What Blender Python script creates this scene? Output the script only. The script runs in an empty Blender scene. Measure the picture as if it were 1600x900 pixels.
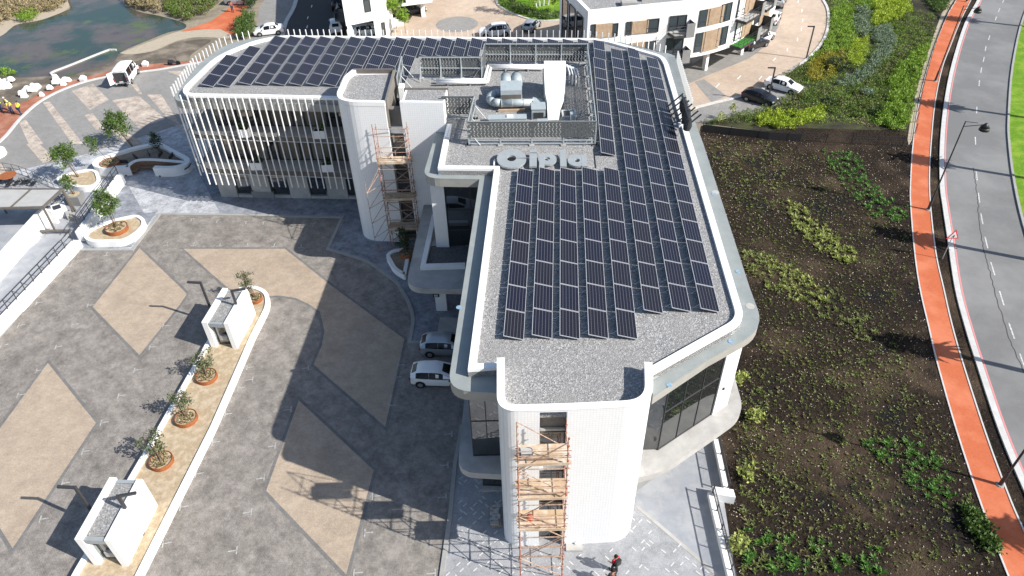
import bpy, math, random
import numpy as np
from mathutils import Vector, Matrix
random.seed(7); rng = np.random.default_rng(7)
scene = bpy.context.scene
COL = scene.collection
# ------------------------------------------------------------------ camera
CH, CF = 39.0, 1130.0
cA, sA = math.cos(math.radians(40.4)), math.sin(math.radians(40.4))
cR, sR = math.cos(math.radians(-1.45)), math.sin(math.radians(-1.45))
cam_d = bpy.data.cameras.new('camera'); cam = bpy.data.objects.new('camera', cam_d); COL.objects.link(cam)
r_, u_, f_ = Vector((1, 0, 0)), Vector((0, sA, cA)), Vector((0, cA, -sA))
X = cR * r_ + sR * u_; Y = -sR * r_ + cR * u_; Z = -f_
cam.matrix_world = Matrix(((X.x, Y.x, Z.x, 0), (X.y, Y.y, Z.y, 0), (X.z, Y.z, Z.z, CH), (0, 0, 0, 1)))
cam_d.sensor_width = 36; cam_d.lens = CF / 1600 * 36; cam_d.clip_end = 3000; cam_d.clip_start = 0.5
scene.camera = cam
# ------------------------------------------------------------------ sky, sun, exposure
world = bpy.data.worlds.new('World'); scene.world = world; world.use_nodes = True
wn = world.node_tree; bg = wn.nodes['Background']
sky = wn.nodes.new('ShaderNodeTexSky'); sky.sky_type = 'NISHITA'; sky.sun_disc = False
sky.sun_elevation = math.radians(37.3); sky.sun_rotation = math.radians(113.5)
wn.links.new(sky.outputs[0], bg.inputs[0]); bg.inputs[1].default_value = 0.095
sun_d = bpy.data.lights.new('sun', 'SUN'); sun = bpy.data.objects.new('sun', sun_d); COL.objects.link(sun)
sun_d.energy = 4.5; sun_d.angle = math.radians(0.5); sun_d.color = (1.0, 0.955, 0.89)
SAZ, SEL = math.radians(-23.5), math.radians(37.3)
SDIR = Vector((math.cos(SAZ) * math.cos(SEL), math.sin(SAZ) * math.cos(SEL), math.sin(SEL)))
sun.rotation_euler = SDIR.to_track_quat('Z', 'Y').to_euler(); sun.location = (60, -20, 60)
scene.view_settings.view_transform = 'Standard'; scene.view_settings.look = 'None'
scene.view_settings.exposure = 0.74; scene.view_settings.gamma = 1
scene.cycles.max_bounces = 6; scene.cycles.transparent_max_bounces = 6

# ------------------------------------------------------------------ measuring helpers (survey of the photograph into metres)
def P(px, py, z=0.0):
    a, b = px - 800, py - 450
    u = (a * cR + b * sR) / CF; v = -(-a * sR + b * cR) / CF
    dx, dy, dz = u, cA + v * sA, -sA + v * cA
    t = (z - CH) / dz
    return (dx * t, dy * t, z)
def PL(pts, z=0.0): return [P(x, y, z)[:2] for x, y in pts]
def on_wall(px, py, A, B):                       # point of the vertical plane through A and B seen at a pixel
    p0 = P(px, py, 0); k = Vector(p0) - Vector((0, 0, CH))
    nx, ny = -(B[1] - A[1]), B[0] - A[0]
    t = (nx * A[0] + ny * A[1]) / (nx * k.x + ny * k.y)
    return (k.x * t, k.y * t, CH + k.z * t)
def foot_h(b, t):                                # height of a vertical edge with foot pixel b and top pixel t
    x, y, _ = P(*b); lo, hi = 0, 36
    for _i in range(40):
        m = (lo + hi) / 2; d = y * cA - (m - CH) * sA; up = y * sA + (m - CH) * cA
        q = 450 + CF * x / d * sR - CF * up / d * cR
        lo, hi = (m, hi) if q > t[1] else (lo, m)
    return lo

# ------------------------------------------------------------------ materials
MATS = {}
def new_mat(name):
    m = bpy.data.materials.new(name); m.use_nodes = True; MATS[name] = m
    nt = m.node_tree; return m, nt, nt.nodes['Principled BSDF']
def N(nt, t, **kw):
    n = nt.nodes.new(t)
    for k, v in kw.items():
        if k in n.inputs: n.inputs[k].default_value = v
        else: setattr(n, k, v)
    return n
def coords(nt, scale=(1, 1, 1), rot=0.0):
    tc = N(nt, 'ShaderNodeTexCoord'); mp = N(nt, 'ShaderNodeMapping')
    mp.inputs['Scale'].default_value = scale; mp.inputs['Rotation'].default_value = (0, 0, rot)
    nt.links.new(tc.outputs['Object'], mp.inputs[0]); return mp.outputs[0]
def c4(c): return (c[0], c[1], c[2], 1)
def noise(nt, vec, scale, detail=4, rough=0.6, lo=0.35, hi=0.65):
    n = N(nt, 'ShaderNodeTexNoise', Scale=scale, Detail=detail, Roughness=rough); nt.links.new(vec, n.inputs['Vector'])
    r = N(nt, 'ShaderNodeMapRange'); r.inputs[1].default_value = lo; r.inputs[2].default_value = hi
    nt.links.new(n.outputs[0], r.inputs[0]); return r.outputs[0]
def mix(nt, fac, a, b, blend='MIX'):
    m = N(nt, 'ShaderNodeMix', data_type='RGBA', blend_type=blend)
    for sock, v in ((m.inputs[0], fac), (m.inputs[6], a), (m.inputs[7], b)):
        if isinstance(v, (tuple, list)): sock.default_value = c4(v)
        elif isinstance(v, (int, float)): sock.default_value = v
        else: nt.links.new(v, sock)
    return m.outputs[2]
def bump(nt, bs, h, strength, dist=0.02):
    b = N(nt, 'ShaderNodeBump'); b.inputs['Strength'].default_value = strength; b.inputs['Distance'].default_value = dist
    nt.links.new(h, b.inputs['Height']); nt.links.new(b.outputs[0], bs.inputs['Normal'])
def mat(name, c1, c2=None, scale=3.0, rough=0.8, metal=0.0, c3=None, scale3=0.4, bmp=0.0, spec=None, lo3=0.45, hi3=0.62):
    m, nt, bs = new_mat(name)
    bs.inputs['Roughness'].default_value = rough; bs.inputs['Metallic'].default_value = metal
    if spec is None and rough >= .8: spec = .2
    if spec is not None: bs.inputs['Specular IOR Level'].default_value = spec
    if c2 is None: bs.inputs['Base Color'].default_value = c4(c1); return m
    v = coords(nt); f = noise(nt, v, scale); col = mix(nt, f, c1, c2)
    if c3: col = mix(nt, noise(nt, v, scale3, 5, 0.65, lo3, hi3), col, c3)
    nt.links.new(col, bs.inputs['Base Color'])
    if bmp: bump(nt, bs, f, bmp)
    return m
def paver_mat(name, c1, c2, mortar, bw, bh, rot, stain, stain_s=0.25, mort=0.012, rough=0.85, fleck=None, mott=.42):
    m, nt, bs = new_mat(name); bs.inputs['Roughness'].default_value = rough; bs.inputs['Specular IOR Level'].default_value = .25
    v = coords(nt, rot=rot)
    br = N(nt, 'ShaderNodeTexBrick', Scale=1.0); nt.links.new(v, br.inputs['Vector'])
    for k, x in (('Color1', c4(c1)), ('Color2', c4(c2)), ('Mortar', c4(mortar)), ('Mortar Size', mort), ('Brick Width', bw), ('Row Height', bh), ('Bias', 0.0)): br.inputs[k].default_value = x
    col = mix(nt, noise(nt, v, 1.6, 6, 0.7, 0.3, 0.75), br.outputs[0], stain)
    col = mix(nt, noise(nt, v, stain_s, 6, 0.7, 0.48, 0.72), col, tuple(x * 0.62 for x in stain))
    if fleck: col = mix(nt, noise(nt, v, 0.55, 8, 0.8, 0.58, 0.74), col, fleck)
    f = noise(nt, v, 14, 4, 0.75, 0.25, 0.75); col = mix(nt, 0.45, col, mix(nt, f, tuple(x * .5 for x in c1), tuple(min(1, x * 1.55) for x in c1)))
    f2 = noise(nt, coords(nt, (1, 2.2, 1), rot + .6), 1.1, 8, 0.78, 0.5, 0.78); col = mix(nt, mix(nt, f2, (0, 0, 0), (.55, .55, .55)), col, tuple(x * .5 for x in c1))
    n5 = N(nt, 'ShaderNodeTexNoise', Scale=.8, Detail=14, Roughness=.86, Distortion=0.0); nt.links.new(v, n5.inputs['Vector'])
    mr = N(nt, 'ShaderNodeMapRange'); mr.inputs[1].default_value = .39; mr.inputs[2].default_value = .61; mr.inputs[3].default_value = 1 - mott; mr.inputs[4].default_value = 1 + mott; nt.links.new(n5.outputs[0], mr.inputs[0])
    vm = N(nt, 'ShaderNodeVectorMath', operation='SCALE'); nt.links.new(col, vm.inputs[0]); nt.links.new(mr.outputs[0], vm.inputs['Scale']); col = vm.outputs[0]
    nt.links.new(col, bs.inputs['Base Color']); bump(nt, bs, br.outputs[1], 0.3, 0.01)
    return m
YAW = math.radians(3.95)
mat('white', (.80, .80, .79), (.74, .74, .73), 0.8, 0.75, c3=(.70, .69, .66), scale3=0.3, lo3=.55, hi3=.8)
mat('concrete', (.44, .43, .41), (.38, .37, .355), 1.2, 0.85, c3=(.33, .32, .30), scale3=0.5)
mat('grey_wall', (.26, .26, .255), (.21, .21, .208), 1.0, 0.85)
paver_mat('lot', (.255, .232, .208), (.20, .183, .166), (.13, .122, .112), .22, .11, YAW + .785, (.225, .207, .187), 0.22, fleck=(.30, .28, .255), mott=.38)
paver_mat('lot_dark', (.185, .18, .172), (.155, .15, .145), (.11, .108, .104), .22, .11, YAW, (.165, .16, .155), mott=.2)
paver_mat('beige', (.40, .325, .25), (.36, .29, .22), (.29, .235, .18), .22, .11, YAW, (.39, .315, .24), 0.3, mott=.13)
paver_mat('beige_pale', (.45, .385, .325), (.40, .345, .29), (.33, .29, .25), .22, .11, .3, (.42, .36, .31), 0.3, fleck=(.34, .32, .29))
paver_mat('drive', (.27, .262, .25), (.225, .22, .21), (.18, .175, .17), .22, .11, .3, (.25, .245, .235), 0.2, mott=.16)
paver_mat('plaza', (.43, .44, .46), (.34, .35, .37), (.22, .23, .245), .34, .24, -.6, (.40, .41, .43), 0.35, mort=.045, fleck=(.52, .52, .53))
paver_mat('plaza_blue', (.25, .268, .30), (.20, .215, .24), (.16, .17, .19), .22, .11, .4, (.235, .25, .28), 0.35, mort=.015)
paver_mat('pave_light', (.32, .327, .34), (.275, .282, .295), (.20, .206, .215), .20, .10, .8, (.30, .306, .32), 0.5, mott=.16)
paver_mat('pink', (.47, .375, .295), (.42, .335, .265), (.36, .29, .235), .22, .11, .4, (.46, .37, .29), 0.15, mott=.10)
mat('apron', (.305, .32, .345), (.265, .28, .305), 1.3, 0.8, c3=(.35, .36, .375), scale3=0.7)
mat('asphalt', (.185, .185, .183), (.15, .15, .149), 14, 0.8, c3=(.225, .225, .222), scale3=0.09)
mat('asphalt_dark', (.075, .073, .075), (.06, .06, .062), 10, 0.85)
mat('kerb', (.55, .545, .53), (.47, .465, .45), 2, 0.85)
mat('kerb_grey', (.34, .338, .32), (.29, .288, .275), 2, 0.85)
mat('orange', (.50, .135, .058), (.43, .115, .052), 7, 0.85, c3=(.54, .175, .09), scale3=0.35)
mat('orange_dull', (.33, .125, .075), (.28, .11, .07), 3, 0.9, c3=(.38, .19, .13), scale3=0.6)
mat('red_line', (.62, .22, .22), (.55, .25, .25), 3, 0.8)
mat('paint', (.78, .78, .76), (.55, .55, .53), 6, 0.75)
mat('road_paint', (.62, .62, .60), (.34, .34, .335), 5, 0.85)
mat('paint_worn', (.46, .455, .44), (.26, .255, .245), 6, 0.85)
mat('grass', (.13, .26, .015), (.085, .18, .012), 5, 0.95, c3=(.19, .30, .03), scale3=0.5, bmp=.6)
mat('sand', (.42, .33, .22), (.33, .255, .165), 9, 0.95, c3=(.48, .40, .29), scale3=2.5)
mat('dry_ground', (.30, .255, .19), (.235, .20, .15), 1.2, 0.95, c3=(.17, .15, .115), scale3=0.25)
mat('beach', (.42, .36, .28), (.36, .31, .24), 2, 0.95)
mat('mud', (.13, .11, .085), (.075, .065, .055), 0.6, 0.8, c3=(.25, .21, .165), scale3=0.3)
mat('corten', (.34, .12, .045), (.25, .085, .035), 5, 0.85)
mat('black', (.022, .022, .025), None, rough=0.5)
mat('dark_steel', (.045, .045, .05), (.035, .035, .038), 5, 0.5)
mat('bronze', (.135, .12, .105), (.115, .10, .088), 3, 0.55)
mat('alu', (.44, .45, .47), (.39, .40, .42), 5, 0.4, 0.1)
mat('galv', (.50, .54, .55), (.42, .46, .47), 5, 0.42, 0.35)
mat('fascia', (.33, .32, .295), (.29, .28, .26), 1.2, 0.6)
mat('duct_metal', (.42, .47, .48), (.36, .41, .42), 2.5, 0.5, 0.15)
mat('screen_metal', (.10, .106, .104), (.085, .09, .09), 4, 0.6)
mat('sign_metal', (.34, .37, .38), (.30, .33, .34), 2, 0.45, 0.15)
mat('timber', (.48, .36, .25), (.40, .29, .20), 2.5, 0.8)
mat('bench_wood', (.20, .125, .075), (.15, .09, .055), 4, 0.7)
mat('plank', (.50, .36, .23), (.42, .31, .21), 4, 0.85, c3=(.60, .52, .42), scale3=1.2)
mat('bed_soil', (.06, .075, .02), (.045, .038, .028), 1.5, 0.95, c3=(.03, .026, .022), scale3=0.4)
mat('scaf', (.33, .20, .14), (.26, .16, .12), 9, 0.7, c3=(.46, .34, .24), scale3=5)
mat('scaf_red', (.36, .075, .06), (.29, .07, .05), 8, 0.6)
mat('taupe', (.20, .185, .165), (.17, .157, .14), 1.5, 0.8)
mat('blind', (.13, .115, .09), (.11, .098, .078), 1, 0.5)
mat('glass', (.012, .016, .018), None, rough=0.03, spec=1.0); MATS['glass'].node_tree.nodes['Principled BSDF'].inputs['IOR'].default_value = 1.9
mat('glass_blue', (.05, .065, .075), None, rough=0.05, spec=0.9)
mat('car_white', (.80, .80, .80), None, rough=0.22, spec=0.6)
mat('car_silver', (.42, .45, .47), None, rough=0.25, metal=0.4)
mat('car_black', (.015, .016, .02), None, rough=0.15, spec=0.7)
mat('car_blue', (.03, .04, .06), None, rough=0.2)
mat('car_glass', (.010, .011, .013), None, rough=0.15, spec=0.25)
mat('tyre', (.02, .02, .02), None, rough=0.9)
mat('rim', (.35, .36, .37), None, rough=0.35, metal=0.6)
mat('red_lamp', (.40, .02, .02), None, rough=0.2)
mat('lamp_white', (.75, .75, .72), None, rough=0.2)
mat('blue_spot', (.12, .26, .40), (.30, .38, .44), 6, 0.5)
mat('hivis', (.62, .68, .06), None, rough=0.8)
mat('navy', (.03, .045, .10), None, rough=0.85)
mat('red_cloth', (.42, .03, .045), None, rough=0.85)
mat('dark_cloth', (.035, .03, .035), None, rough=0.9)
mat('skin', (.30, .17, .11), None, rough=0.6)
mat('hair', (.02, .015, .012), None, rough=0.8)
mat('orange_plastic', (.85, .14, .03), None, rough=0.5)
mat('bark', (.16, .115, .08), (.10, .075, .05), 12, 0.9)
mat('seat_grey', (.46, .46, .45), None, rough=0.8)
mat('sign_red', (.62, .03, .05), None, rough=0.5)
mat('turf', (.045, .22, .03), (.04, .18, .025), 9, 0.9)
mat('awning', (.40, .40, .385), (.36, .36, .345), 1.5, 0.85)
def leaf_mat(name, ca, cb, cc=None, trans=0.25):
    m, nt, bs = new_mat(name); bs.inputs['Roughness'].default_value = 0.6
    g = N(nt, 'ShaderNodeNewGeometry'); v = coords(nt)
    col = mix(nt, g.outputs['Random Per Island'], ca, cb)
    if cc: col = mix(nt, noise(nt, v, 0.9, 3, 0.6, 0.45, 0.65), col, cc)
    nt.links.new(col, bs.inputs['Base Color'])
    tr = N(nt, 'ShaderNodeBsdfTranslucent'); nt.links.new(col, tr.inputs[0])
    ms = N(nt, 'ShaderNodeMixShader'); ms.inputs[0].default_value = trans
    nt.links.new(bs.outputs[0], ms.inputs[1]); nt.links.new(tr.outputs[0], ms.inputs[2])
    nt.links.new(ms.outputs[0], nt.nodes['Material Output'].inputs[0]); return m
leaf_mat('leaf_olive', (.075, .10, .04), (.13, .155, .075))
leaf_mat('leaf_green', (.055, .12, .02), (.12, .18, .035))
leaf_mat('leaf_bright', (.15, .27, .025), (.25, .37, .04))
leaf_mat('leaf_lime', (.27, .38, .025), (.38, .46, .04))
leaf_mat('leaf_yellow', (.30, .27, .02), (.38, .33, .04), (.26, .25, .04))
leaf_mat('leaf_dark', (.02, .05, .012), (.05, .085, .02))
leaf_mat('leaf_silver', (.15, .22, .13), (.22, .28, .18))
leaf_mat('leaf_mix', (.08, .16, .022), (.19, .25, .05), (.14, .125, .05))
leaf_mat('leaf_dry', (.33, .26, .14), (.42, .34, .21), (.22, .2, .08))
leaf_mat('leaf_seed', (.16, .23, .05), (.27, .31, .11), (.20, .17, .06))
leaf_mat('leaf_seed_y', (.30, .36, .07), (.40, .43, .14))
leaf_mat('leaf_seed_g', (.07, .20, .025), (.13, .27, .045))
leaf_mat('leaf_palm', (.05, .075, .02), (.09, .12, .04))
# gravel, soil, water, cells, tiles, canopy sheet
def special():
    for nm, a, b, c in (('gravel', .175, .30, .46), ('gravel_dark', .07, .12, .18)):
        m, nt, bs = new_mat(nm); bs.inputs['Roughness'].default_value = 0.9; v = coords(nt)
        vo = N(nt, 'ShaderNodeTexVoronoi', Scale=15.0); nt.links.new(v, vo.inputs['Vector'])
        col = mix(nt, noise(nt, v, 9, 4, .7, .3, .7), (a, a, a * .99), (b * 1.01, b, b * .98))
        sep = N(nt, 'ShaderNodeSeparateColor'); nt.links.new(vo.outputs['Color'], sep.inputs[0])
        rr = N(nt, 'ShaderNodeMapRange'); rr.inputs[1].default_value = .55; nt.links.new(sep.outputs[0], rr.inputs[0])
        col = mix(nt, rr.outputs[0], col, (c, c * .985, c * .96))
        r2 = N(nt, 'ShaderNodeMapRange'); r2.inputs[1].default_value = .7; nt.links.new(sep.outputs[1], r2.inputs[0])
        col = mix(nt, r2.outputs[0], col, (a * .7, a * .7, a * .72))
        col = mix(nt, noise(nt, v, .35, 4, .6, .45, .8), col, (b * .85, b * .83, b * .80))
        nt.links.new(col, bs.inputs['Base Color']); bump(nt, bs, vo.outputs[0], .7, .03)
    m, nt, bs = new_mat('soil'); bs.inputs['Roughness'].default_value = 1.0; bs.inputs['Specular IOR Level'].default_value = .03; v = coords(nt)
    col = mix(nt, noise(nt, v, 5, 6, .75, .35, .65), (.011, .0088, .0075), (.050, .038, .029))
    col = mix(nt, noise(nt, v, .16, 4, .6, .5, .72), col, (.105, .076, .052))
    col = mix(nt, noise(nt, v, .22, 3, .6, .56, .7), col, (.018, .017, .018))
    vo = N(nt, 'ShaderNodeTexVoronoi', Scale=3.2); nt.links.new(v, vo.inputs['Vector'])
    r = N(nt, 'ShaderNodeMapRange'); r.inputs[1].default_value = .12; r.inputs[2].default_value = .06; nt.links.new(vo.outputs[0], r.inputs[0])
    msk = N(nt, 'ShaderNodeMath', operation='MULTIPLY'); nt.links.new(r.outputs[0], msk.inputs[0]); nt.links.new(noise(nt, v, .12, 3, .6, .42, .68), msk.inputs[1])
    col = mix(nt, msk.outputs[0], col, (.40, .34, .27))
    nt.links.new(col, bs.inputs['Base Color']); bump(nt, bs, noise(nt, v, 4, 6, .7, .2, .8), .9, .15)
    m, nt, bs = new_mat('water'); bs.inputs['Roughness'].default_value = .1; bs.inputs['Specular IOR Level'].default_value = .2; v = coords(nt)
    col = mix(nt, noise(nt, v, .11, 4, .55, .44, .56), (.105, .085, .072), (.03, .055, .042))
    col = mix(nt, noise(nt, v, .16, 6, .7, .55, .68), col, (.085, .12, .015))
    col = mix(nt, noise(nt, v, .5, 5, .7, .52, .75), col, (.05, .045, .04))
    nt.links.new(col, bs.inputs['Base Color']); bump(nt, bs, noise(nt, v, 1.5, 3, .5, .2, .8), .06, .05)
    m, nt, bs = new_mat('cells'); bs.inputs['Roughness'].default_value = .2; bs.inputs['Specular IOR Level'].default_value = .24
    v = coords(nt); sx = N(nt, 'ShaderNodeSeparateXYZ'); nt.links.new(v, sx.inputs[0])
    def line(sock, period, w, off=0.0):
        a = N(nt, 'ShaderNodeMath', operation='ADD'); nt.links.new(sock, a.inputs[0]); a.inputs[1].default_value = off
        p = N(nt, 'ShaderNodeMath', operation='PINGPONG'); nt.links.new(a.outputs[0], p.inputs[0]); p.inputs[1].default_value = period / 2
        l = N(nt, 'ShaderNodeMath', operation='LESS_THAN'); nt.links.new(p.outputs[0], l.inputs[0]); l.inputs[1].default_value = w / 2; return l.outputs[0]
    oi = N(nt, 'ShaderNodeObjectInfo')
    base = mix(nt, oi.outputs['Random'], (.011, .012, .024), (.015, .0145, .020))
    n3 = N(nt, 'ShaderNodeTexNoise', Scale=1.0, Detail=1.0); tc2 = N(nt, 'ShaderNodeTexCoord'); nt.links.new(tc2.outputs['Object'], n3.inputs['Vector'])
    col = mix(nt, line(sx.outputs[1], .18, .006), base, (.045, .048, .07))
    col = mix(nt, line(sx.outputs[0], .186, .022), col, (.10, .104, .12))
    col = mix(nt, line(sx.outputs[1], 2.14, .032), col, (.32, .33, .36))
    nt.links.new(col, bs.inputs['Base Color'])
    m, nt, bs = new_mat('mosaic'); bs.inputs['Roughness'].default_value = .45; v = coords(nt)
    sx = N(nt, 'ShaderNodeSeparateXYZ'); nt.links.new(v, sx.inputs[0])
    ad = N(nt, 'ShaderNodeMath', operation='ADD'); nt.links.new(sx.outputs[0], ad.inputs[0]); nt.links.new(sx.outputs[1], ad.inputs[1])
    g1 = line(ad.outputs[0], .16, .022); g2 = line(sx.outputs[2], .16, .022)
    mx = N(nt, 'ShaderNodeMath', operation='MAXIMUM'); nt.links.new(g1, mx.inputs[0]); nt.links.new(g2, mx.inputs[1])
    col = mix(nt, mx.outputs[0], mix(nt, noise(nt, v, 5, 2, .5, .3, .7), (.80, .80, .80), (.74, .75, .75)), (.66, .67, .68))
    nt.links.new(col, bs.inputs['Base Color'])
    m, nt, bs = new_mat('canopy_metal'); bs.inputs['Roughness'].default_value = .5; bs.inputs['Metallic'].default_value = .1; v = coords(nt)
    col = mix(nt, noise(nt, v, .8, 5, .65, .35, .7), (.25, .275, .27), (.31, .332, .322))
    col = mix(nt, noise(nt, v, .35, 5, .7, .6, .8), col, (.40, .42, .41))
    sx = N(nt, 'ShaderNodeSeparateXYZ'); nt.links.new(v, sx.inputs[0])
    col = mix(nt, line(sx.outputs[1], 1.9, .03), col, (.28, .31, .31))
    nt.links.new(col, bs.inputs['Base Color'])
special()
# ------------------------------------------------------------------ mesh helpers
ORG = {}
class MB:
    def __init__(s): s.v = []; s.f = []
    def add(s, vs, fs):
        o = len(s.v); s.v += [tuple(p) for p in vs]; s.f += [tuple(i + o for i in f) for f in fs]; return s
    def box(s, c, size, rz=0.0):
        x, y, z = [k / 2 for k in size]; ca, sa = math.cos(rz), math.sin(rz)
        vs = [(c[0] + a * x * ca - b * y * sa, c[1] + a * x * sa + b * y * ca, c[2] + e * z) for e in (-1, 1) for a, b in ((-1, -1), (1, -1), (1, 1), (-1, 1))]
        return s.add(vs, [(3, 2, 1, 0), (4, 5, 6, 7), (0, 1, 5, 4), (1, 2, 6, 5), (2, 3, 7, 6), (3, 0, 4, 7)])
    def hexa(s, lo, hi):
        n = len(lo); return s.add(list(lo) + list(hi), [tuple(range(n - 1, -1, -1)), tuple(range(n, 2 * n))] + [(i, (i + 1) % n, n + (i + 1) % n, n + i) for i in range(n)])
    def prism(s, poly, z0, z1):
        if sum(poly[i - 1][0] * poly[i][1] - poly[i][0] * poly[i - 1][1] for i in range(len(poly))) < 0: poly = poly[::-1]
        return s.hexa([(p[0], p[1], z0) for p in poly], [(p[0], p[1], z1) for p in poly])
    def sheet(s, poly, z):
        if sum(poly[i - 1][0] * poly[i][1] - poly[i][0] * poly[i - 1][1] for i in range(len(poly))) < 0: poly = poly[::-1]
        return s.add([(p[0], p[1], z) for p in poly], [tuple(range(len(poly)))])
    def tube(s, p, q, r, n=6, r2=None):
        p, q = Vector(p), Vector(q); d = (q - p)
        if d.length < 1e-6: return s
        d.normalize(); a = d.orthogonal().normalized(); b = d.cross(a); r2 = r if r2 is None else r2
        R = [(a * math.cos(2 * math.pi * i / n) + b * math.sin(2 * math.pi * i / n)) for i in range(n)]
        return s.hexa([p + k * r for k in R], [q + k * r2 for k in R])
    def pipe(s, pts, r, n=8):
        for a, b in zip(pts, pts[1:]): s.tube(a, b, r, n)
        return s
    def disc(s, c, r, h, n=20, r2=None):
        return s.tube(c, (c[0], c[1], c[2] + h), r, n, r2)
    def bar(s, p, q, w, h):                      # square bar, w horizontal, h in the other direction
        p, q = Vector(p), Vector(q); d = (q - p).normalized()
        a = Vector((-d.y, d.x, 0)); a = a.normalized() if a.length > 1e-4 else Vector((1, 0, 0)); b = d.cross(a)
        c = [a * (-w / 2) + b * (-h / 2), a * (w / 2) + b * (-h / 2), a * (w / 2) + b * (h / 2), a * (-w / 2) + b * (h / 2)]
        return s.hexa([p + k for k in c], [q + k for k in c])
    def band(s, path, w, z0, z1, closed=False, off=0.0):   # wall of width w along a plan path, off shifts it to the left
        n = len(path); L, Rr = [], []
        for i in range(n):
            a = Vector(path[i - 1] if (i or closed) else path[0]); b = Vector(path[i]); c = Vector(path[(i + 1) % n] if (i < n - 1 or closed) else path[-1])
            d1 = (b - a); d2 = (c - b)
            if d1.length < 1e-6: d1 = d2
            if d2.length < 1e-6: d2 = d1
            d1.normalize(); d2.normalize(); n1, n2 = Vector((-d1.y, d1.x)), Vector((-d2.y, d2.x))
            m = (n1 + n2); m = m / max(m.dot(n1), .35)
            L.append(b + m * (off + w / 2)); Rr.append(b + m * (off - w / 2))
        k = n if closed else n - 1
        vs = [(p.x, p.y, z) for p in L for z in (z0, z1)] + [(p.x, p.y, z) for p in Rr for z in (z0, z1)]
        fs = []
        for i in range(k):
            j = (i + 1) % n; a0, a1, b0, b1 = 2 * i, 2 * i + 1, 2 * j, 2 * j + 1; o = 2 * n
            fs += [(b0, a0, a1, b1), (o + a0, o + b0, o + b1, o + a1), (a1, o + a1, o + b1, b1), (b0, o + b0, o + a0, a0)]
        if not closed: fs += [(0, 2 * n, 2 * n + 1, 1), (2 * n - 1, 4 * n - 1, 4 * n - 2, 2 * n - 2)]
        return s.add(vs, fs)
    def build(s, name, m, parent=None, smooth=False, origin=None):
        me = bpy.data.meshes.new(name); ob = bpy.data.objects.new(name, me); COL.objects.link(ob)
        if parent is not None: ob.parent = parent; o = ORG[parent.name]
        elif origin is not None: o = tuple(origin); ob.location = o
        else: o = (0, 0, 0)
        ORG[ob.name] = o
        me.from_pydata([(x - o[0], y - o[1], z - o[2]) for x, y, z in s.v], [], s.f); me.validate(); me.update()
        me.materials.append(MATS[m])
        if smooth: me.polygons.foreach_set('use_smooth', [True] * len(me.polygons))
        return ob
def tag(o, label=None, cat=None, group=None, kind=None):
    if label: o['label'] = label
    if cat: o['category'] = cat
    if group: o['group'] = group
    if kind: o['kind'] = kind
    return o
def thing(name, label, cat, loc=(0, 0, 0), group=None):
    o = bpy.data.objects.new(name, None); COL.objects.link(o); o.location = loc; ORG[o.name] = tuple(loc); o.empty_display_size = .3
    return tag(o, label, cat, group)
def kids(o): return list(o.children)
def dup(o, loc=None, rz=None, label=None, parent=None, sc=None):
    c = o.copy(); COL.objects.link(c)
    if parent is not None: c.parent = parent
    if loc is not None: c.location = loc
    if rz is not None: c.rotation_euler = (0, 0, rz)
    if sc is not None: c.scale = (sc, sc, sc) if isinstance(sc, (int, float)) else sc
    if label: c['label'] = label
    for ch in kids(o): dup(ch, parent=c)
    return c
def struct(name, mb, m): return tag(mb.build(name, m), kind='structure')
def rc(pts, r, closed=True, seg=6):              # round the corners of a plan polygon
    out = []; n = len(pts)
    for i in range(n):
        rad = r[i] if isinstance(r, (list, tuple)) else r
        if rad <= 0 or (not closed and i in (0, n - 1)): out.append(tuple(pts[i])); continue
        p, a, b = Vector(pts[i]), Vector(pts[i - 1]), Vector(pts[(i + 1) % n])
        d1, d2 = (a - p), (b - p); l1, l2 = d1.length, d2.length; d1.normalize(); d2.normalize()
        t = min(rad, l1 * .48, l2 * .48)
        for k in range(seg + 1):
            w = k / seg; q = (p + d1 * t) * (1 - w) ** 2 + p * 2 * w * (1 - w) + (p + d2 * t) * w * w; out.append((q.x, q.y))
    return out
def smooth_line(pts, sub=4):                     # Catmull-Rom through plan points
    out = []; n = len(pts)
    for i in range(n - 1):
        p0, p1, p2, p3 = [Vector(pts[max(0, min(n - 1, k))]) for k in (i - 1, i, i + 1, i + 2)]
        for k in range(sub):
            t = k / sub
            q = .5 * ((2 * p1) + (p2 - p0) * t + (2 * p0 - 5 * p1 + 4 * p2 - p3) * t * t + (3 * p1 - p0 - 3 * p2 + p3) * t ** 3); out.append(tuple(q))
    out.append(tuple(pts[-1])); return out
def along(path, step, start=0.0):                # evenly spaced (x, y, angle) along a path
    res = []; d = start
    for a, b in zip(path, path[1:]):
        L = math.dist(a, b); ang = math.atan2(b[1] - a[1], b[0] - a[0])
        while d <= L: res.append((a[0] + (b[0] - a[0]) * d / L, a[1] + (b[1] - a[1]) * d / L, ang)); d += step
        d -= L
    return res
def inside(p, poly):
    c = False; x, y = p; j = len(poly) - 1
    for i in range(len(poly)):
        if (poly[i][1] > y) != (poly[j][1] > y) and x < (poly[j][0] - poly[i][0]) * (y - poly[i][1]) / (poly[j][1] - poly[i][1]) + poly[i][0]: c = not c
        j = i
    return c
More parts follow.
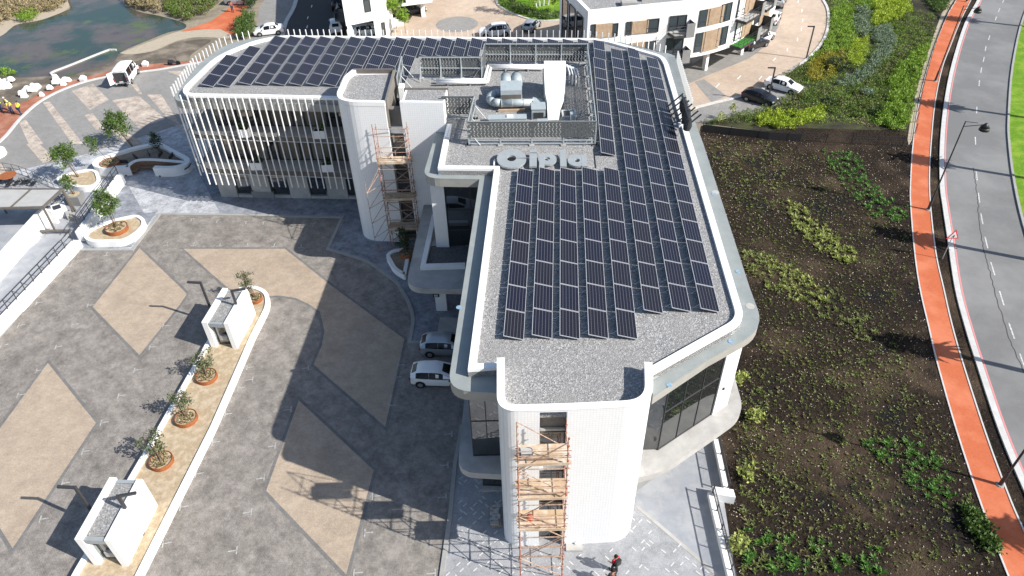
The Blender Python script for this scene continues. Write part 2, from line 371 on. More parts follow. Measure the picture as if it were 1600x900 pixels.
def quads_obj(name, V, m, parent=None, origin=None):   # V: (n,4,3) numpy quads -> one mesh
    n = len(V); o = ORG[parent.name] if parent is not None else (origin or (0, 0, 0))
    me = bpy.data.meshes.new(name); W = (V - np.array(o)).reshape(-1, 3).astype(np.float32)
    me.vertices.add(4 * n); me.vertices.foreach_set('co', W.ravel())
    me.loops.add(4 * n); me.loops.foreach_set('vertex_index', np.arange(4 * n, dtype=np.int32))
    me.polygons.add(n); me.polygons.foreach_set('loop_start', np.arange(0, 4 * n, 4, dtype=np.int32))
    me.update(calc_edges=True); me.validate(); me.materials.append(MATS[m])
    ob = bpy.data.objects.new(name, me); COL.objects.link(ob); ORG[ob.name] = tuple(o)
    if parent is not None: ob.parent = parent
    else: ob.location = o
    return ob
def leaves(centres, size, up=0.3, aspect=.5, r=rng):   # random leaf quads at centres
    c = np.asarray(centres, float); n = len(c)
    d = r.normal(size=(n, 3)); d[:, 2] = d[:, 2] * .6 + up; d /= np.linalg.norm(d, axis=1)[:, None]
    e = np.cross(d, r.normal(size=(n, 3))); e /= np.linalg.norm(e, axis=1)[:, None]
    s = size * r.uniform(.6, 1.3, n)[:, None]
    a = c; b = c + d * s * .5 + e * s * aspect * .5; t = c + d * s; g = c + d * s * .5 - e * s * aspect * .5
    return np.stack([a, b, t, g], 1)
def clumped(centre, rad, n, nclump, spread, r=rng):
    d = r.normal(size=(nclump, 3)); d /= np.linalg.norm(d, axis=1)[:, None]
    cc = np.array(centre) + d * (r.uniform(.45, 1, (nclump, 1))) * np.array(rad)
    k = r.integers(0, nclump, n)
    return cc[k] + r.normal(size=(n, 3)) * spread
def tufts(bases, h, blades, spread=.5, r=rng, w=.035):  # arching blades from each base point, 1 quad each
    b = np.repeat(np.asarray(bases, float), blades, 0); n = len(b)
    hh = (np.repeat(h, blades) if np.ndim(h) else np.full(n, h)) * r.uniform(.55, 1.15, n)
    ang = r.uniform(0, 2 * np.pi, n); lean = r.uniform(.15, 1, n) * spread
    dirv = np.stack([np.cos(ang) * lean, np.sin(ang) * lean, np.sqrt(np.maximum(.05, 1 - lean ** 2))], 1)
    side = np.stack([-np.sin(ang), np.cos(ang), np.zeros(n)], 1) * (w + .06 * hh)[:, None]
    p0 = b; m_ = b + dirv * (hh * .6)[:, None]; t = b + dirv * hh[:, None] * np.array([1.25, 1.25, .85])
    return np.stack([p0, m_ - side, t, m_ + side], 1)
# ------------------------------------------------------------------ ground, roads, water
struct('ground', MB().sheet([(-700, -300), (700, -300), (700, 900), (-700, 900)], 0.0), 'dry_ground')
plaza = struct('plaza_paving', MB().sheet(PL([(-260, 420), (0, 266), (92, 251), (140, 237), (300, 186), (420, 150), (800, 300), (800, 560), (714, 640), (640, 760), (-300, 1100)]), .006), 'plaza')
drive_edge = smooth_line(PL([(-60, 262), (0, 222), (32, 186), (62, 160), (100, 140), (150, 124), (212, 114), (250, 109), (295, 101), (360, 92), (470, 88)]))
struct('driveway', MB().sheet(drive_edge + PL([(470, 150), (330, 190), (300, 189), (140, 239), (92, 252), (15, 269), (-80, 300)]), .012), 'drive')
bands = [[(112, 142), (145, 131), (170, 156), (140, 172)], [(175, 157), (217, 150), (258, 186), (217, 200)], [(67, 160), (78, 159), (130, 225), (113, 225)],
         [(30, 192), (40, 187), (68, 225), (45, 225)], [(230, 148), (252, 148), (283, 197), (262, 185)], [(132, 180), (145, 177), (163, 201), (150, 203)],
         [(205, 132), (213, 132), (222, 147), (217, 147)], [(262, 112), (295, 110), (283, 120)], [(41, 225), (62, 225), (90, 251), (67, 255)], [(0, 253), (16, 270), (-20, 276), (-40, 262)],
         [(168, 198), (180, 195), (225, 225), (205, 230)], [(262, 190), (275, 196), (290, 207), (300, 203)]]
for b in bands: struct('beige_paving_band', MB().sheet(PL(b), .018), 'beige_pale')
struct('driveway_kerb', MB().band(drive_edge, .35, 0, .12), 'kerb')
path_l = smooth_line(PL([(-60, 232), (0, 170), (37, 160), (62, 146), (105, 129), (175, 110), (237, 100), (295, 96), (360, 88)]))
struct('orange_footpath', MB().sheet(path_l + drive_edge[::-1], .009), 'orange_dull')
struct('orange_cycle_lane', MB().sheet(PL([(281, 50), (330, 33), (352, 18), (368, 0), (376, -25), (400, -25), (394, 0), (385, 12), (366, 57), (345, 46), (318, 46)]), .022), 'orange')
struct('sand_path', MB().sheet(smooth_line(PL([(187, 83), (240, 63), (280, 49), (318, 45), (345, 46), (362, 52), (365, 60), (352, 60), (310, 58), (275, 65), (238, 80), (203, 85), (187, 83)])), .015), 'beach')
struct('mud_bank', MB().sheet(smooth_line(PL([(-40, 122), (0, 118), (37, 119), (82, 117), (120, 101), (182, 82), (205, 84), (240, 80), (280, 66), (330, 62), (300, 84), (290, 98), (237, 101), (175, 111), (105, 130), (62, 147), (37, 161), (0, 172), (-40, 190), (-40, 122)])), .008), 'mud')
water_edge = smooth_line(PL([(-60, 80), (0, 57), (15, 46), (28, 38), (65, 31), (100, 18), (110, 12), (106, 0), (110, -25), (190, -25), (192, 0), (198, 10), (220, 19), (250, 25), (287, 36), (288, 45), (262, 51), (232, 63), (190, 81), (178, 96), (140, 108), (110, 119), (82, 119), (37, 121), (0, 119), (-70, 128)]))
struct('pond_water', MB().sheet(water_edge, .012), 'water')
struct('pond_bank', MB().sheet(PL([(-70, -30), (108, -25), (108, 12), (98, 19), (65, 32), (28, 39), (15, 47), (0, 58), (-70, 90)]), .009), 'beach')
dam = MB().band(smooth_line(PL([(82, 118), (82, 114), (110, 103), (165, 81), (174, 79), (182, 79)])), .22, 0, .2)
tag(dam.build('dam_wall', 'kerb', origin=P(82, 118)), 'low white concrete dam wall at the edge of the pond', 'wall')
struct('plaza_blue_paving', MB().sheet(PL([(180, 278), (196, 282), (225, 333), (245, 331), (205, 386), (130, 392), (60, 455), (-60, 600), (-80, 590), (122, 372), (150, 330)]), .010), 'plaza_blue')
struct('shade_painted_paving', MB().sheet(PL([(300, 250), (345, 336), (450, 340), (600, 345), (600, 300), (420, 292)]), .0095).sheet(PL([(540, 339), (512, 392), (537, 398), (575, 412), (622, 444), (640, 480), (645, 515), (640, 537), (760, 537), (760, 345)]), .0115), 'plaza_blue')  # blue-grey pavers, with the building's shade also put into this darker colour
# parking lot
lot_edge = PL([(67, 450), (122, 391), (207, 391), (250, 335), (400, 337), (535, 340), (512, 390)]) + smooth_line(PL([(512, 390), (537, 397), (575, 410), (600, 427), (620, 442), (625, 450), (637, 470), (645, 495), (644, 515), (640, 535)]))[1:]
lot_poly = [P(-330, 900)[:2]] + lot_edge + PL([(662, 536)]) + [(-2.6, 41.0), (-2.6, 27.2)] + PL([(711, 725), (690, 900), (672, 1060), (-420, 1060)])
lot = struct('parking_lot', MB().sheet(lot_poly, .014), 'lot')
diamonds = [[(75, 567.5), (150, 661), (20, 857), (-52, 741)], [(218, 388), (285, 452), (292, 460), (282, 475), (218, 555), (145, 480)],
            [(287, 389), (445, 389), (522, 450), (632, 530), (602, 667), (490, 570), (503, 540), (507, 517), (500, 487), (482, 475), (462, 466), (437, 462), (420, 463), (358, 452)],
            [(467, 626), (584, 735), (541, 898), (416, 767)]]
for d in diamonds:
    w = PL(d); MB().band(w, .42, .015, .021, True).build('paver_border', 'lot_dark', lot)
    MB().sheet(w, .026).build('beige_paving', 'beige', lot)
kerbs = MB().band([P(-330, 900)[:2]] + lot_edge + PL([(662, 536)]), .28, 0, .10)
struct('parking_kerb', kerbs, 'kerb_grey')
struct('pavement_kerb', MB().band(PL([(722, 665), (711, 725), (704, 800), (690, 900), (676, 1040)]), .25, 0, .11), 'kerb_grey')
struct('pavement', MB().sheet(PL([(724, 660), (711, 725), (690, 900), (676, 1040), (1180, 1040), (1135, 850), (1095, 700)]), .020), 'pave_light')
struct('concrete_apron', MB().sheet(PL([(985, 700), (995, 795), (1105, 885), (1145, 920), (1150, 905), (1112, 660)]), .028), 'apron')
MBk = MB().band(PL([(994, 790), (1106, 886), (1150, 925)]), .22, .02, .032); struct('paving_edge_strip', MBk, 'concrete')
def bay(px, py, flip=1, rot=0.0):
    x, y, _ = P(px, py); a = YAW + rot; u = Vector((math.cos(a), math.sin(a))); w = Vector((-u.y, u.x)); m = MB()
    m.bar((x - .02 * u.x, y, .033), (x + .5 * flip * u.x, y + .5 * flip * u.y, .033), .075, .006)
    m.bar((x - w.x * .26, y - w.y * .26, .0335), (x + w.x * .26, y + w.y * .26, .0335), .075, .006)
    m.build('bay_marking', 'paint_worn', lot)
for q in [(57, 474), (29, 509), (2, 540), (137, 478), (113, 508), (87, 543), (57, 580), (28, 618)]: bay(*q, rot=.15)
for q in [(255, 510), (234, 543), (210, 579), (185, 619), (158, 661), (129, 706), (97, 756), (63, 812)]: bay(*q, rot=.1)
for q in [(332, 692), (306, 741), (282, 793), (255, 850), (386, 575), (372, 607), (352, 648)]: bay(*q, rot=.1)
for q in [(393, 800), (370, 860), (430, 697), (413, 747), (395, 573 + 20), (482, 575), (455, 640)]: bay(*q, -1, .1)
for q in [(582, 776), (570, 833), (553, 896), (608, 634), (617, 590), (622, 571)]: bay(*q)
for q in [(700, 727), (697, 777), (680, 896), (706, 678)]: bay(*q, -1)
for q in [(260, 384), (302, 384), (343, 385), (386, 385), (428, 386), (470, 387), (110, 417), (165, 400)]: bay(*q, 1, math.pi / 2)
for q in [(300, 342), (340, 344), (385, 346), (412, 347), (490, 349)]: bay(*q, -1, math.pi / 2)
# white accent bricks of the herringbone pavement (by the tower foot)
hb = PL([(716, 735), (700, 890), (690, 960), (1140, 930), (1102, 884), (996, 793), (970, 858), (900, 864), (800, 850), (782, 760)])
acc = 0; me0 = None; pav = bpy.data.objects['pavement']
for i in range(-40, 40):
    for j in range(-40, 40):
        x, y = 4 + .30 * (i + j), 20.5 + .30 * (i - j)
        x += random.uniform(-.12, .12); y += random.uniform(-.12, .12)
        if y < 17.4 or not inside((x, y), hb) or acc >= 290: continue
        if random.random() < .58: continue
        a = .75 + (math.pi / 2 if random.random() < .45 else 0)
        if me0 is None:
            ob = MB().box((0, 0, .026), (.30, .07, .016)).build('white_brick', 'kerb'); me0 = ob.data; ob.parent = pav
        else: ob = bpy.data.objects.new('white_brick', me0); COL.objects.link(ob); ob.parent = pav
        ob.location = (x, y, 0); ob.rotation_euler = (0, 0, a); acc += 1
# soil bed, cycle path, verge, road, median
road_l = smooth_line(PL([(1563, -90), (1538, -30), (1527, 0), (1507, 37), (1487, 100), (1475, 160), (1468.5, 222), (1468, 287), (1472.5, 325), (1480, 375), (1491, 450), (1507, 512), (1525, 570), (1560, 675), (1602, 775), (1670, 920), (1760, 1090)]))
road_r = smooth_line(PL([(1690, -90), (1625, -15), (1600, 28), (1583, 105), (1577, 185), (1578, 225), (1585, 280), (1601, 352), (1640, 470), (1710, 640), (1800, 830), (1920, 1060)]))
struct('road', MB().sheet(road_l + road_r[::-1], .012), 'asphalt')
struct('road_kerb', MB().band(road_l, .42, 0, .13, off=.2), 'kerb')
struct('road_edge_line', MB().band(road_l, .12, .013, .018, off=.56), 'red_line')
struct('median_kerb', MB().band(road_r, .22, 0, .14, off=-.1), 'kerb_grey')
med = [(x + 40, y - 4) for x, y in road_r]
struct('median_grass', MB().sheet(road_r + med[::-1], .03), 'grass')
dash = [(1567.5, 2), (1561, 16), (1556, 29), (1545.5, 59), (1540, 76), (1537, 93), (1533, 110), (1530, 130), (1526, 172), (1524, 220), (1526, 275), (1529.5, 309), (1534, 342), (1541, 379), (1551, 420), (1565, 466), (1580.5, 517), (1598, 566), (1618, 622)]
for i, d in enumerate(dash):
    a = P(d[0], d[1]); b = P(*(dash[i + 1] if i < len(dash) - 1 else (1640, 680))); v = (Vector(b) - Vector(a)).normalized()
    tag(MB().bar(Vector(a) - v * .9 + Vector((0, 0, .017)), Vector(a) + v * .9 + Vector((0, 0, .017)), .11, .006).build('lane_dash', 'road_paint'), kind='structure')
cyc_l = smooth_line(PL([(1545, -90), (1507, -25), (1494, 0), (1480, 24), (1465, 60), (1450, 105), (1437, 155), (1427, 220), (1422.5, 287), (1423, 325), (1429, 395), (1437, 450), (1450, 507), (1465, 570), (1495, 675), (1535, 795), (1575, 900), (1650, 1080)]))
cyc_r = smooth_line(PL([(1560, -90), (1528, -25), (1517, 0), (1501, 32), (1485, 72), (1472, 107), (1461, 160), (1455, 220), (1452, 275), (1454, 325), (1462, 395), (1474, 450), (1487, 507), (1505, 570), (1539, 675), (1572, 765), (1602, 835), (1690, 1020)]))
struct('cycle_path', MB().sheet(cyc_l + cyc_r[::-1], .02), 'orange')
struct('cycle_path_edging', MB().band(cyc_l, .10, 0, .06).band(cyc_r, .10, 0, .06), 'kerb')
struct('verge', MB().sheet(cyc_r + road_l[::-1], .010), 'soil')
soil_poly = PL([(1095, 196), (1180, 206), (1290, 226), (1426, 226)]) + [p for p in cyc_l if p[1] < P(1427, 222)[1]] + PL([(1150, 1080)]) + [(11.6, 20.3), (13.3, 30.2), (14, 48)]
struct('soil_bed', MB().sheet(soil_poly, .004), 'soil')
veg_poly = PL([(1095, 190), (1180, 176), (1254, 145), (1215, 165), (1258, 93), (1290, 60), (1294, 20), (1280, 0), (1260, -40)]) + [p for p in cyc_l if p[1] > P(1427, 222)[1] - 2] + PL([(1426, 226), (1290, 224), (1180, 205)])
struct('planting_bed', MB().sheet(PL([(1095, 192), (1160, 181), (1250, 148), (1246, 140), (1215, 128), (1235, 110), (1262, 92), (1285, 66), (1294, 40), (1293, 15), (1283, -5), (1270, -60), (1545, -90)]) + [p for p in cyc_l if p[1] > P(1427, 222)[1]] + PL([(1426, 224), (1290, 222), (1180, 204)]), .006), 'bed_soil')
struct('beaten_path', MB().sheet(PL([(1180, 206), (1250, 200), (1420, 205), (1424, 226), (1290, 226)]), .009), 'soil')
struct('pale_soil_strip', MB().sheet(smooth_line(PL([(1494, -5), (1478, 22), (1463, 58), (1448, 103), (1435, 153), (1425, 218), (1418, 218), (1430, 150), (1444, 100), (1459, 55), (1472, 20), (1488, -5), (1494, -5)]), 2), .012), 'beach')  # narrow beige strip along the left edge of the cycle path
# residential street and court at the top
court = smooth_line(PL([(560, 95), (612, 60), (640, -40), (1000, -60), (1230, -60), (1275, -20), (1287, 5), (1293, 30), (1288, 62), (1262, 91), (1235, 110), (1185, 142), (1090, 167), (1060, 182), (900, 150), (560, 95)]))
struct('street_paving', MB().sheet(court, .016), 'pink')
struct('street_kerb', MB().band(smooth_line(PL([(1060, 183), (1090, 168), (1185, 143), (1235, 111), (1262, 92), (1285, 66), (1294, 40), (1293, 15), (1283, -5), (1262, -50)])), .35, 0, .14), 'kerb')
struct('parking_strip', MB().sheet(smooth_line(PL([(1000, 150), (1060, 137), (1100, 120), (1150, 100), (1180, 85), (1205, 60), (1220, 30), (1225, -20), (1190, -20), (1130, 40), (1000, 120), (1000, 150)])), .022), 'drive')
struct('parking_bay', MB().sheet(PL([(1068, 183), (1092, 170), (1160, 152), (1236, 118), (1262, 140), (1250, 150), (1190, 174), (1095, 194)]), .024), 'drive')
struct('paving_band', MB().sheet(PL([(1085, 128), (1100, 124), (1135, 150), (1112, 160)]), .026), 'drive')
struct('paving_circle', MB().sheet([(P(714, 38)[0] + 3.1 * math.cos(t / 24 * 6.283), P(714, 38)[1] + 3.1 * math.sin(t / 24 * 6.283)) for t in range(24)], .026), 'drive')
for a in [(1188, 122), (1155, 121), (1121, 134), (1230, 78), (1246, 62), (1252, 46), (1254, 32), (1253, 17), (1247, 3), (1210, 93)]:
    x, y, _ = P(*a); tag(MB().box((x, y, .03), (.13, 1.2, .008), -.6 if a[1] > 90 else -.35).build('street_dash', 'paint'), kind='structure')
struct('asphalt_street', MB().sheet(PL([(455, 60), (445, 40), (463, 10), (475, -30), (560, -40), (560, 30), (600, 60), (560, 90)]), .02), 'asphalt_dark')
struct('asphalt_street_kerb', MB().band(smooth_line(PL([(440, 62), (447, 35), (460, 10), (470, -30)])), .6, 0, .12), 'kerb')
struct('side_parking', MB().sheet(PL([(398, 60), (405, 12), (420, -10), (468, -20), (458, 10), (445, 36), (440, 60)]), .018), 'drive')
for a in [(487, 10), (481, 28), (480, 42)]:
    x, y, _ = P(*a); tag(MB().box((x, y, .028), (.14, 1.1, .008), .1).build('street_dash', 'paint'), kind='structure')
struct('court_garden_lawn', MB().sheet(smooth_line(PL([(776, -30), (776, 3), (790, 16), (822, 28), (850, 33), (880, 30), (904, 27), (912, -30), (776, -30)])), .03), 'grass')
struct('court_garden_kerb', MB().band(smooth_line(PL([(776, -30), (776, 3), (790, 16), (822, 29), (850, 33), (880, 31), (906, 28)])), .35, 0, .14), 'kerb')
struct('court_garden_path', MB().band(smooth_line(PL([(800, 8), (822, 17), (850, 24), (875, 25)])), .9, .03, .045), 'kerb')
crk = []
for i, (x, y) in enumerate(smooth_line(PL([(1521, 262), (1524, 285), (1528, 318), (1530, 345), (1536, 385), (1545, 420), (1556, 462), (1572, 515), (1592, 565), (1612, 610)]), 8)): crk.append((x + random.uniform(-.07, .07), y))
struct('road_crack', MB().band(crk, .07, .0135, .0165), 'asphalt_dark')
# haze-free far ground is closed off by the frame; a sky world needs no dome
# ------------------------------------------------------------------ the office building
B = thing('office_building', 'white office block with curved corners, gravel roof, vertical fins and two tiled stair towers', 'building', (0, 45, 0))
ZC0, ZC, ZP, ZG, ZT = 10.35, 11.05, 11.62, 11.42, 12.15
par = [(-.85, 25.85), (-2.39, 25.75), (-1.08, 45.56), (-5.19, 45.85), (-4.89, 52.6)]
par_w = [(-13.3, 57.62), (-21.6, 58.48), (-28.0, 59.05), (-28.62, 60.4), (-27.75, 67.7), (-24.9, 71.3), (-22.6, 72.35), (9.4, 69.47), (14.6, 64.95), (14.75, 63.3), (13.91, 48.45), (12.95, 31.69), (12.8, 28.9), (7.02, 25.15)]
rad_w = [0, 0, 1.0, 1.2, 2.5, 1.5, 1.0, 1.4, 1.0, .6, 0, .6, 1.0, 0]
pw = rc(par_w, rad_w, False)
roof_poly = par + [(-5.1, 55.2), (-8.2, 55.4), (-9.4, 57.6), (-13.2, 57.6)] + pw
MB().prism(roof_poly, 10.38, ZG).build('gravel_roof', 'gravel', B)
MB().band(par, .40, 11.0, ZP, off=-.2).band(pw, .42, 11.0, ZP, off=-.21).build('parapet', 'white', B)
can_l = rc([(-.9, 24.62), (-3.45, 24.9), (-2.17, 45.11), (-6.35, 45.45), (-5.75, 52.6)], [0, 1.2, 0, 1.3, 0], False)
can_r = rc([(-13.3, 57.62), (-14.43, 57.62), (-21.8, 58.5), (-29.35, 59.15), (-29.45, 67.1), (-28.3, 71.7), (-25.6, 73.5), (-22, 73.2), (8, 70.95), (11.3, 69.8), (16.0, 66.4), (15.25, 56.2), (15.02, 49.38), (14.04, 32.29), (13.95, 28.9), (10.47, 26.75), (7.0, 24.2)], [0, 0, 0, 1.3, 1.5, 1.5, 1.2, 0, 0, 0, .8, 0, 0, 0, 1.5, 0, 0], False)
can_poly = can_l + [(-5.1, 55.2), (-9.4, 57.6)] + can_r + [(6.9, 25.5), (-.8, 25.5)]
MB().prism(can_poly, 10.9, ZC).build('canopy_top', 'canopy_metal', B)
inset = lambda pl, d: [tuple(p) for p in pl]
MB().prism(can_poly, ZC0, 10.9).build('canopy_fascia', 'fascia', B)
# glazed storeys
core = [(-2.5, 26.0), (8.35, 26.1), (12.0, 28.63), (13.0, 29.35), (13.2, 31.7), (13.9, 48.4), (14.2, 63.6), (13.9, 64.7), (9.2, 68.9), (-23, 71.5), (-27.0, 61.25), (-13.2, 60.2), (-13.0, 58), (-5.3, 54.5), (-5.4, 46.55), (-1.05, 46.5)]
MB().prism(core, 4.05, 10.4).build('glazed_storeys', 'glass', B)
ground_core = [(-2.2, 26.6), (7, 25.6), (12.2, 29.6), (13.0, 48.4), (13.2, 63.6), (9, 68.3), (-22.6, 70.9), (-26.3, 61.0), (-13.2, 60.0), (-13.0, 58), (-5.0, 54), (-4.9, 47.2), (-.6, 47.0)]
MB().prism(ground_core, 0, 3.7).build('ground_storey_wall', 'grey_wall', B)
ledge_l = [(-.6, 24.6), (-3.42, 24.85), (-2.75, 41.0), (-8.0, 41.35), (-7.45, 52.6), (-5.2, 52.6), (-5.0, 46.6), (-1.0, 46.4), (-1.6, 36), (-2.4, 26.2), (-.6, 26.1)]
MB().prism(rc(ledge_l, [0, 1.1, 0, 1.5, 0, 0, 0, 0, 0, 0, 0]), 3.55, 4.05).build('floor_ledge', 'concrete', B)
ledge_r = [(6.8, 24.15), (8.24, 24.5), (12.0, 27.1), (14.1, 28.6), (15.0, 48.5), (13.6, 48.5), (12.9, 30.0), (11.9, 28.9), (8.2, 26.3), (6.8, 26.3)]
MB().prism(rc(ledge_r, [0, .8, 0, 1.6, 0, 0, 0, 0, 0, 0]), 3.55, 4.05).build('floor_ledge', 'concrete', B)
lw = PL([(679, 340), (661.5, 420), (727, 418)], 4.05)
MB().band(lw, .38, 4.05, 4.4).build('ledge_upstand', 'white', B)
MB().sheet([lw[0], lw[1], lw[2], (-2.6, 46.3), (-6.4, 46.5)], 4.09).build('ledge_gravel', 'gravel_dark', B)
# columns and glass frames
def wallbox(name, A, Bp, t, z0, z1, m, parent=B):
    d = Vector((Bp[0] - A[0], Bp[1] - A[1])).normalized(); n = Vector((d.y, -d.x)) * t
    return MB().prism([A, Bp, (Bp[0] + n.x, Bp[1] + n.y), (A[0] + n.x, A[1] + n.y)], z0, z1).build(name, m, parent)
wallbox('corner_column', (12.03, 28.66), (13.12, 29.42), .12, 4.05, 10.36, 'white')
MB().prism([(-5.95, 46.3), (-4.93, 46.25), (-4.93, 46.75), (-5.95, 46.8)], 4.05, 10.36).build('entrance_column', 'white', B)
def window(A, Bp, z0, z1, nx=1, nz=1, out=.05, glass='glass', frame='dark_steel', w=.07, parent=B, zs=None, sub=True):
    d = Vector((Bp[0] - A[0], Bp[1] - A[1])); L = d.length; d.normalize(); n = Vector((d.y, -d.x))
    q = lambda s, o: (A[0] + d.x * s + n.x * o, A[1] + d.y * s + n.y * o)
    fr = MB(); zz = [z0] + (zs if zs else [z0 + (z1 - z0) * k / nz for k in range(1, nz)]) + [z1]
    for k in range(nx + 1): s = min(max(L * k / nx, w / 2), L - w / 2); fr.prism([q(s - w / 2, -.02), q(s + w / 2, -.02), q(s + w / 2, out), q(s - w / 2, out)], z0, z1)
    for z in zz:
        zc = min(max(z, z0 + w / 2), z1 - w / 2); fr.prism([q(w / 2, -.018), q(L - w / 2, -.018), q(L - w / 2, out - .004), q(w / 2, out - .004)], zc - w / 2, zc + w / 2)
    f = fr.build('window', frame, parent)
    for k in range(nx):
        for j in range(len(zz) - 1):
            g = glass if isinstance(glass, str) else glass[(k + j) % len(glass)]
            a, b = L * k / nx + w * .6, L * (k + 1) / nx - w * .6
            MB().prism([q(a, -.015), q(b, -.015), q(b, .012), q(a, .012)], zz[j] + w * .6, zz[j + 1] - w * .6).build('pane', g, f if sub else parent)
    return f
window((-2.52, 25.98), (-.75, 25.98), 4.06, 10.34, 2, 2, glass='glass', w=.05)
window((8.30, 26.06), (12.0, 28.6), 4.06, 10.34, 3, 2, glass='glass', zs=[7.4], w=.045)
window((-4.90, 46.5), (-1.1, 46.46), 4.06, 10.34, 2, 3, glass='glass', zs=[5.6, 7.5])
window((-2.12, 26.56), (-.7, 26.45), .25, 3.3, 2, 1, glass='glass')
MB().box((-1.35, 26.35, .13), (1.7, .35, .22)).build('window_sill', 'concrete', B)
for s in range(11):                                    # west side glazing bars of the east wing
    y = 27 + s * 1.9; x = -2.5 + (y - 26) * .0707
    MB().box((x - .04, y, 7.2), (.08, .09, 6.3)).build('mullion', 'dark_steel', B)
MB().prism([(-1.7, 30), (-1.2, 30), (-.2, 46), (-.7, 46)], .05, 3.4).build('lobby_wall', 'taupe', B)
# stair towers
def tower(corner_poly, slot, zrim, zgrav, yb, front_y):
    """white tiled tower wall with a window slot, open towards the roof"""
def slot_windows(x0, x1, yf, levels, m='mosaic', parent=B):
    for (z0, z1, kind) in levels:
        if kind == 'w': window((x0, yf), (x1, yf), z0, z1, 2, 1, out=.05, glass='glass', frame='bronze', w=.06)
        else: MB().box(((x0 + x1) / 2, yf + .02, (z0 + z1) / 2), (x1 - x0, .12, z1 - z0)).build('spandrel', 'white' if kind == 's' else 'taupe', parent)
# near tower: U-shaped wall, slot between x 1.28 and 2.42
TL, TR, TF = -.84, 6.86, 22.48
left_path = rc([(TL, 26.0), (TL, TF), (1.18, TF)], [0, 1.95, 0], False, 10)
right_path = rc([(2.50, TF), (6.62, TF + .12), (7.0, 25.4)], [0, 2.0, 0], False, 10)
MB().band(left_path, .34, 0, ZT, off=.17).build('stair_tower_wall', 'mosaic', B)
MB().band(right_path, .34, 0, ZT, off=.17).build('stair_tower_wall', 'mosaic', B)
MB().band(left_path, .40, ZT, ZT + .05, off=.17).band(right_path, .40, ZT, ZT + .05, off=.17).build('tower_coping', 'white', B)
MB().box((1.84, TF + .17, ZT - .07), (1.32, .338, .16)).build('slot_lintel', 'white', B); MB().box((1.84, TF + .17, ZT + .023), (1.32, .40, .05)).build('tower_coping', 'white', B)
MB().prism([(TL + .2, 26), (TL + .2, TF + 1.0), (.3, TF + .33), (6.0, TF + .33), (6.6, TF + 1.1), (6.85, 25.9)], ZG - .2, ZG + .004).build('tower_gravel', 'gravel', B)
MB().prism([(1.18, TF + .6), (2.50, TF + .6), (2.50, TF + 1.2), (1.18, TF + 1.2)], 0, 11.2).build('slot_back_wall', 'taupe', B)
slot_windows(1.20, 2.48, TF + .52, [(.1, 1.2, 'w'), (2.3, 3.7, 'w'), (4.1, 5.1, 's'), (5.3, 6.6, 'w'), (6.7, 7.8, 's'), (8.2, 9.9, 'w')])
MB().box((1.85, TF + .50, 10.1), (1.26, .12, .16)).build('slot_rail', 'concrete', B)
# tower by the west wing
FL = rc([(-13.55, 57.7), (-13.72, 53.0), (-9.62, 52.62)], [0, 2.2, 0], False, 10)
MB().prism(FL + [(-9.6, 58.9), (-12.9, 59.1)], 0, 13.25).build('stair_tower_wall', 'mosaic', B)
fl_rim = FL + [(-9.58, 52.75)]
MB().band(rc([(-13.1, 59.0), (-13.55, 57.7), (-13.72, 53.0), (-9.62, 52.62)], [0, .4, 2.2, 0], False, 10), .34, 13.2, 13.6, off=.17).build('tower_coping', 'white', B)
MB().prism([(-13.3, 58.6), (-13.3, 54.2), (-12.2, 53.0), (-9.7, 52.95), (-9.66, 58.6)], 13.0, 13.27).build('tower_gravel', 'gravel', B)
MB().prism([(-9.62, 52.9), (-9.45, 52.9), (-9.4, 59.0), (-9.6, 59.0)], 11.3, 13.62).build('tower_side_wall', 'taupe', B)
MB().prism([(-13.0, 58.9), (-9.45, 58.7), (-9.45, 58.95), (-13.0, 59.15)], 11.3, 13.62).build('tower_side_wall', 'bronze', B)
MB().prism([(-8.42, 52.58), (-5.0, 52.28), (-4.9, 52.62), (-8.4, 52.95)], 0, 13.6).build('stair_tower_wall', 'mosaic', B)
MB().prism([(-8.4, 52.9), (-5.0, 52.6), (-4.85, 55.6), (-8.3, 55.8)], 0, 13.2).build('stair_core', 'white', B)
MB().sheet([(-8.2, 52.98), (-5.1, 52.7), (-4.95, 55.4), (-8.1, 55.6)], 13.22).build('tower_gravel', 'gravel', B)
MB().prism([(-8.42, 55.6), (-4.8, 55.4), (-4.8, 55.6), (-8.42, 55.8)], 11.4, 13.3).build('tower_side_wall', 'bronze', B)
MB().prism([(-9.6, 53.5), (-8.4, 53.4), (-8.4, 54), (-9.6, 54)], 0, 12.6).build('slot_back_wall', 'taupe', B)
for (z0, z1, k) in [(.3, 2.0, 'w'), (2.2, 3.6, 'w'), (4.0, 5.8, 'w'), (6.0, 7.4, 'w'), (7.9, 9.0, 'w'), (9.6, 10.4, 'w'), (10.5, 11.1, 's')]:
    if k == 'w': window((-9.58, 53.42), (-8.42, 53.32), z0, z1, 1, 1, glass='glass', frame='bronze', w=.05)
    else: MB().prism([(-9.6, 53.38), (-8.4, 53.28), (-8.4, 53.5), (-9.6, 53.5)], z0, z1).build('spandrel', 'white', B)
MB().box((-8.8, 57.0, 12.2), (.42, .9, 1.5)).build('roof_access_box', 'white', B)
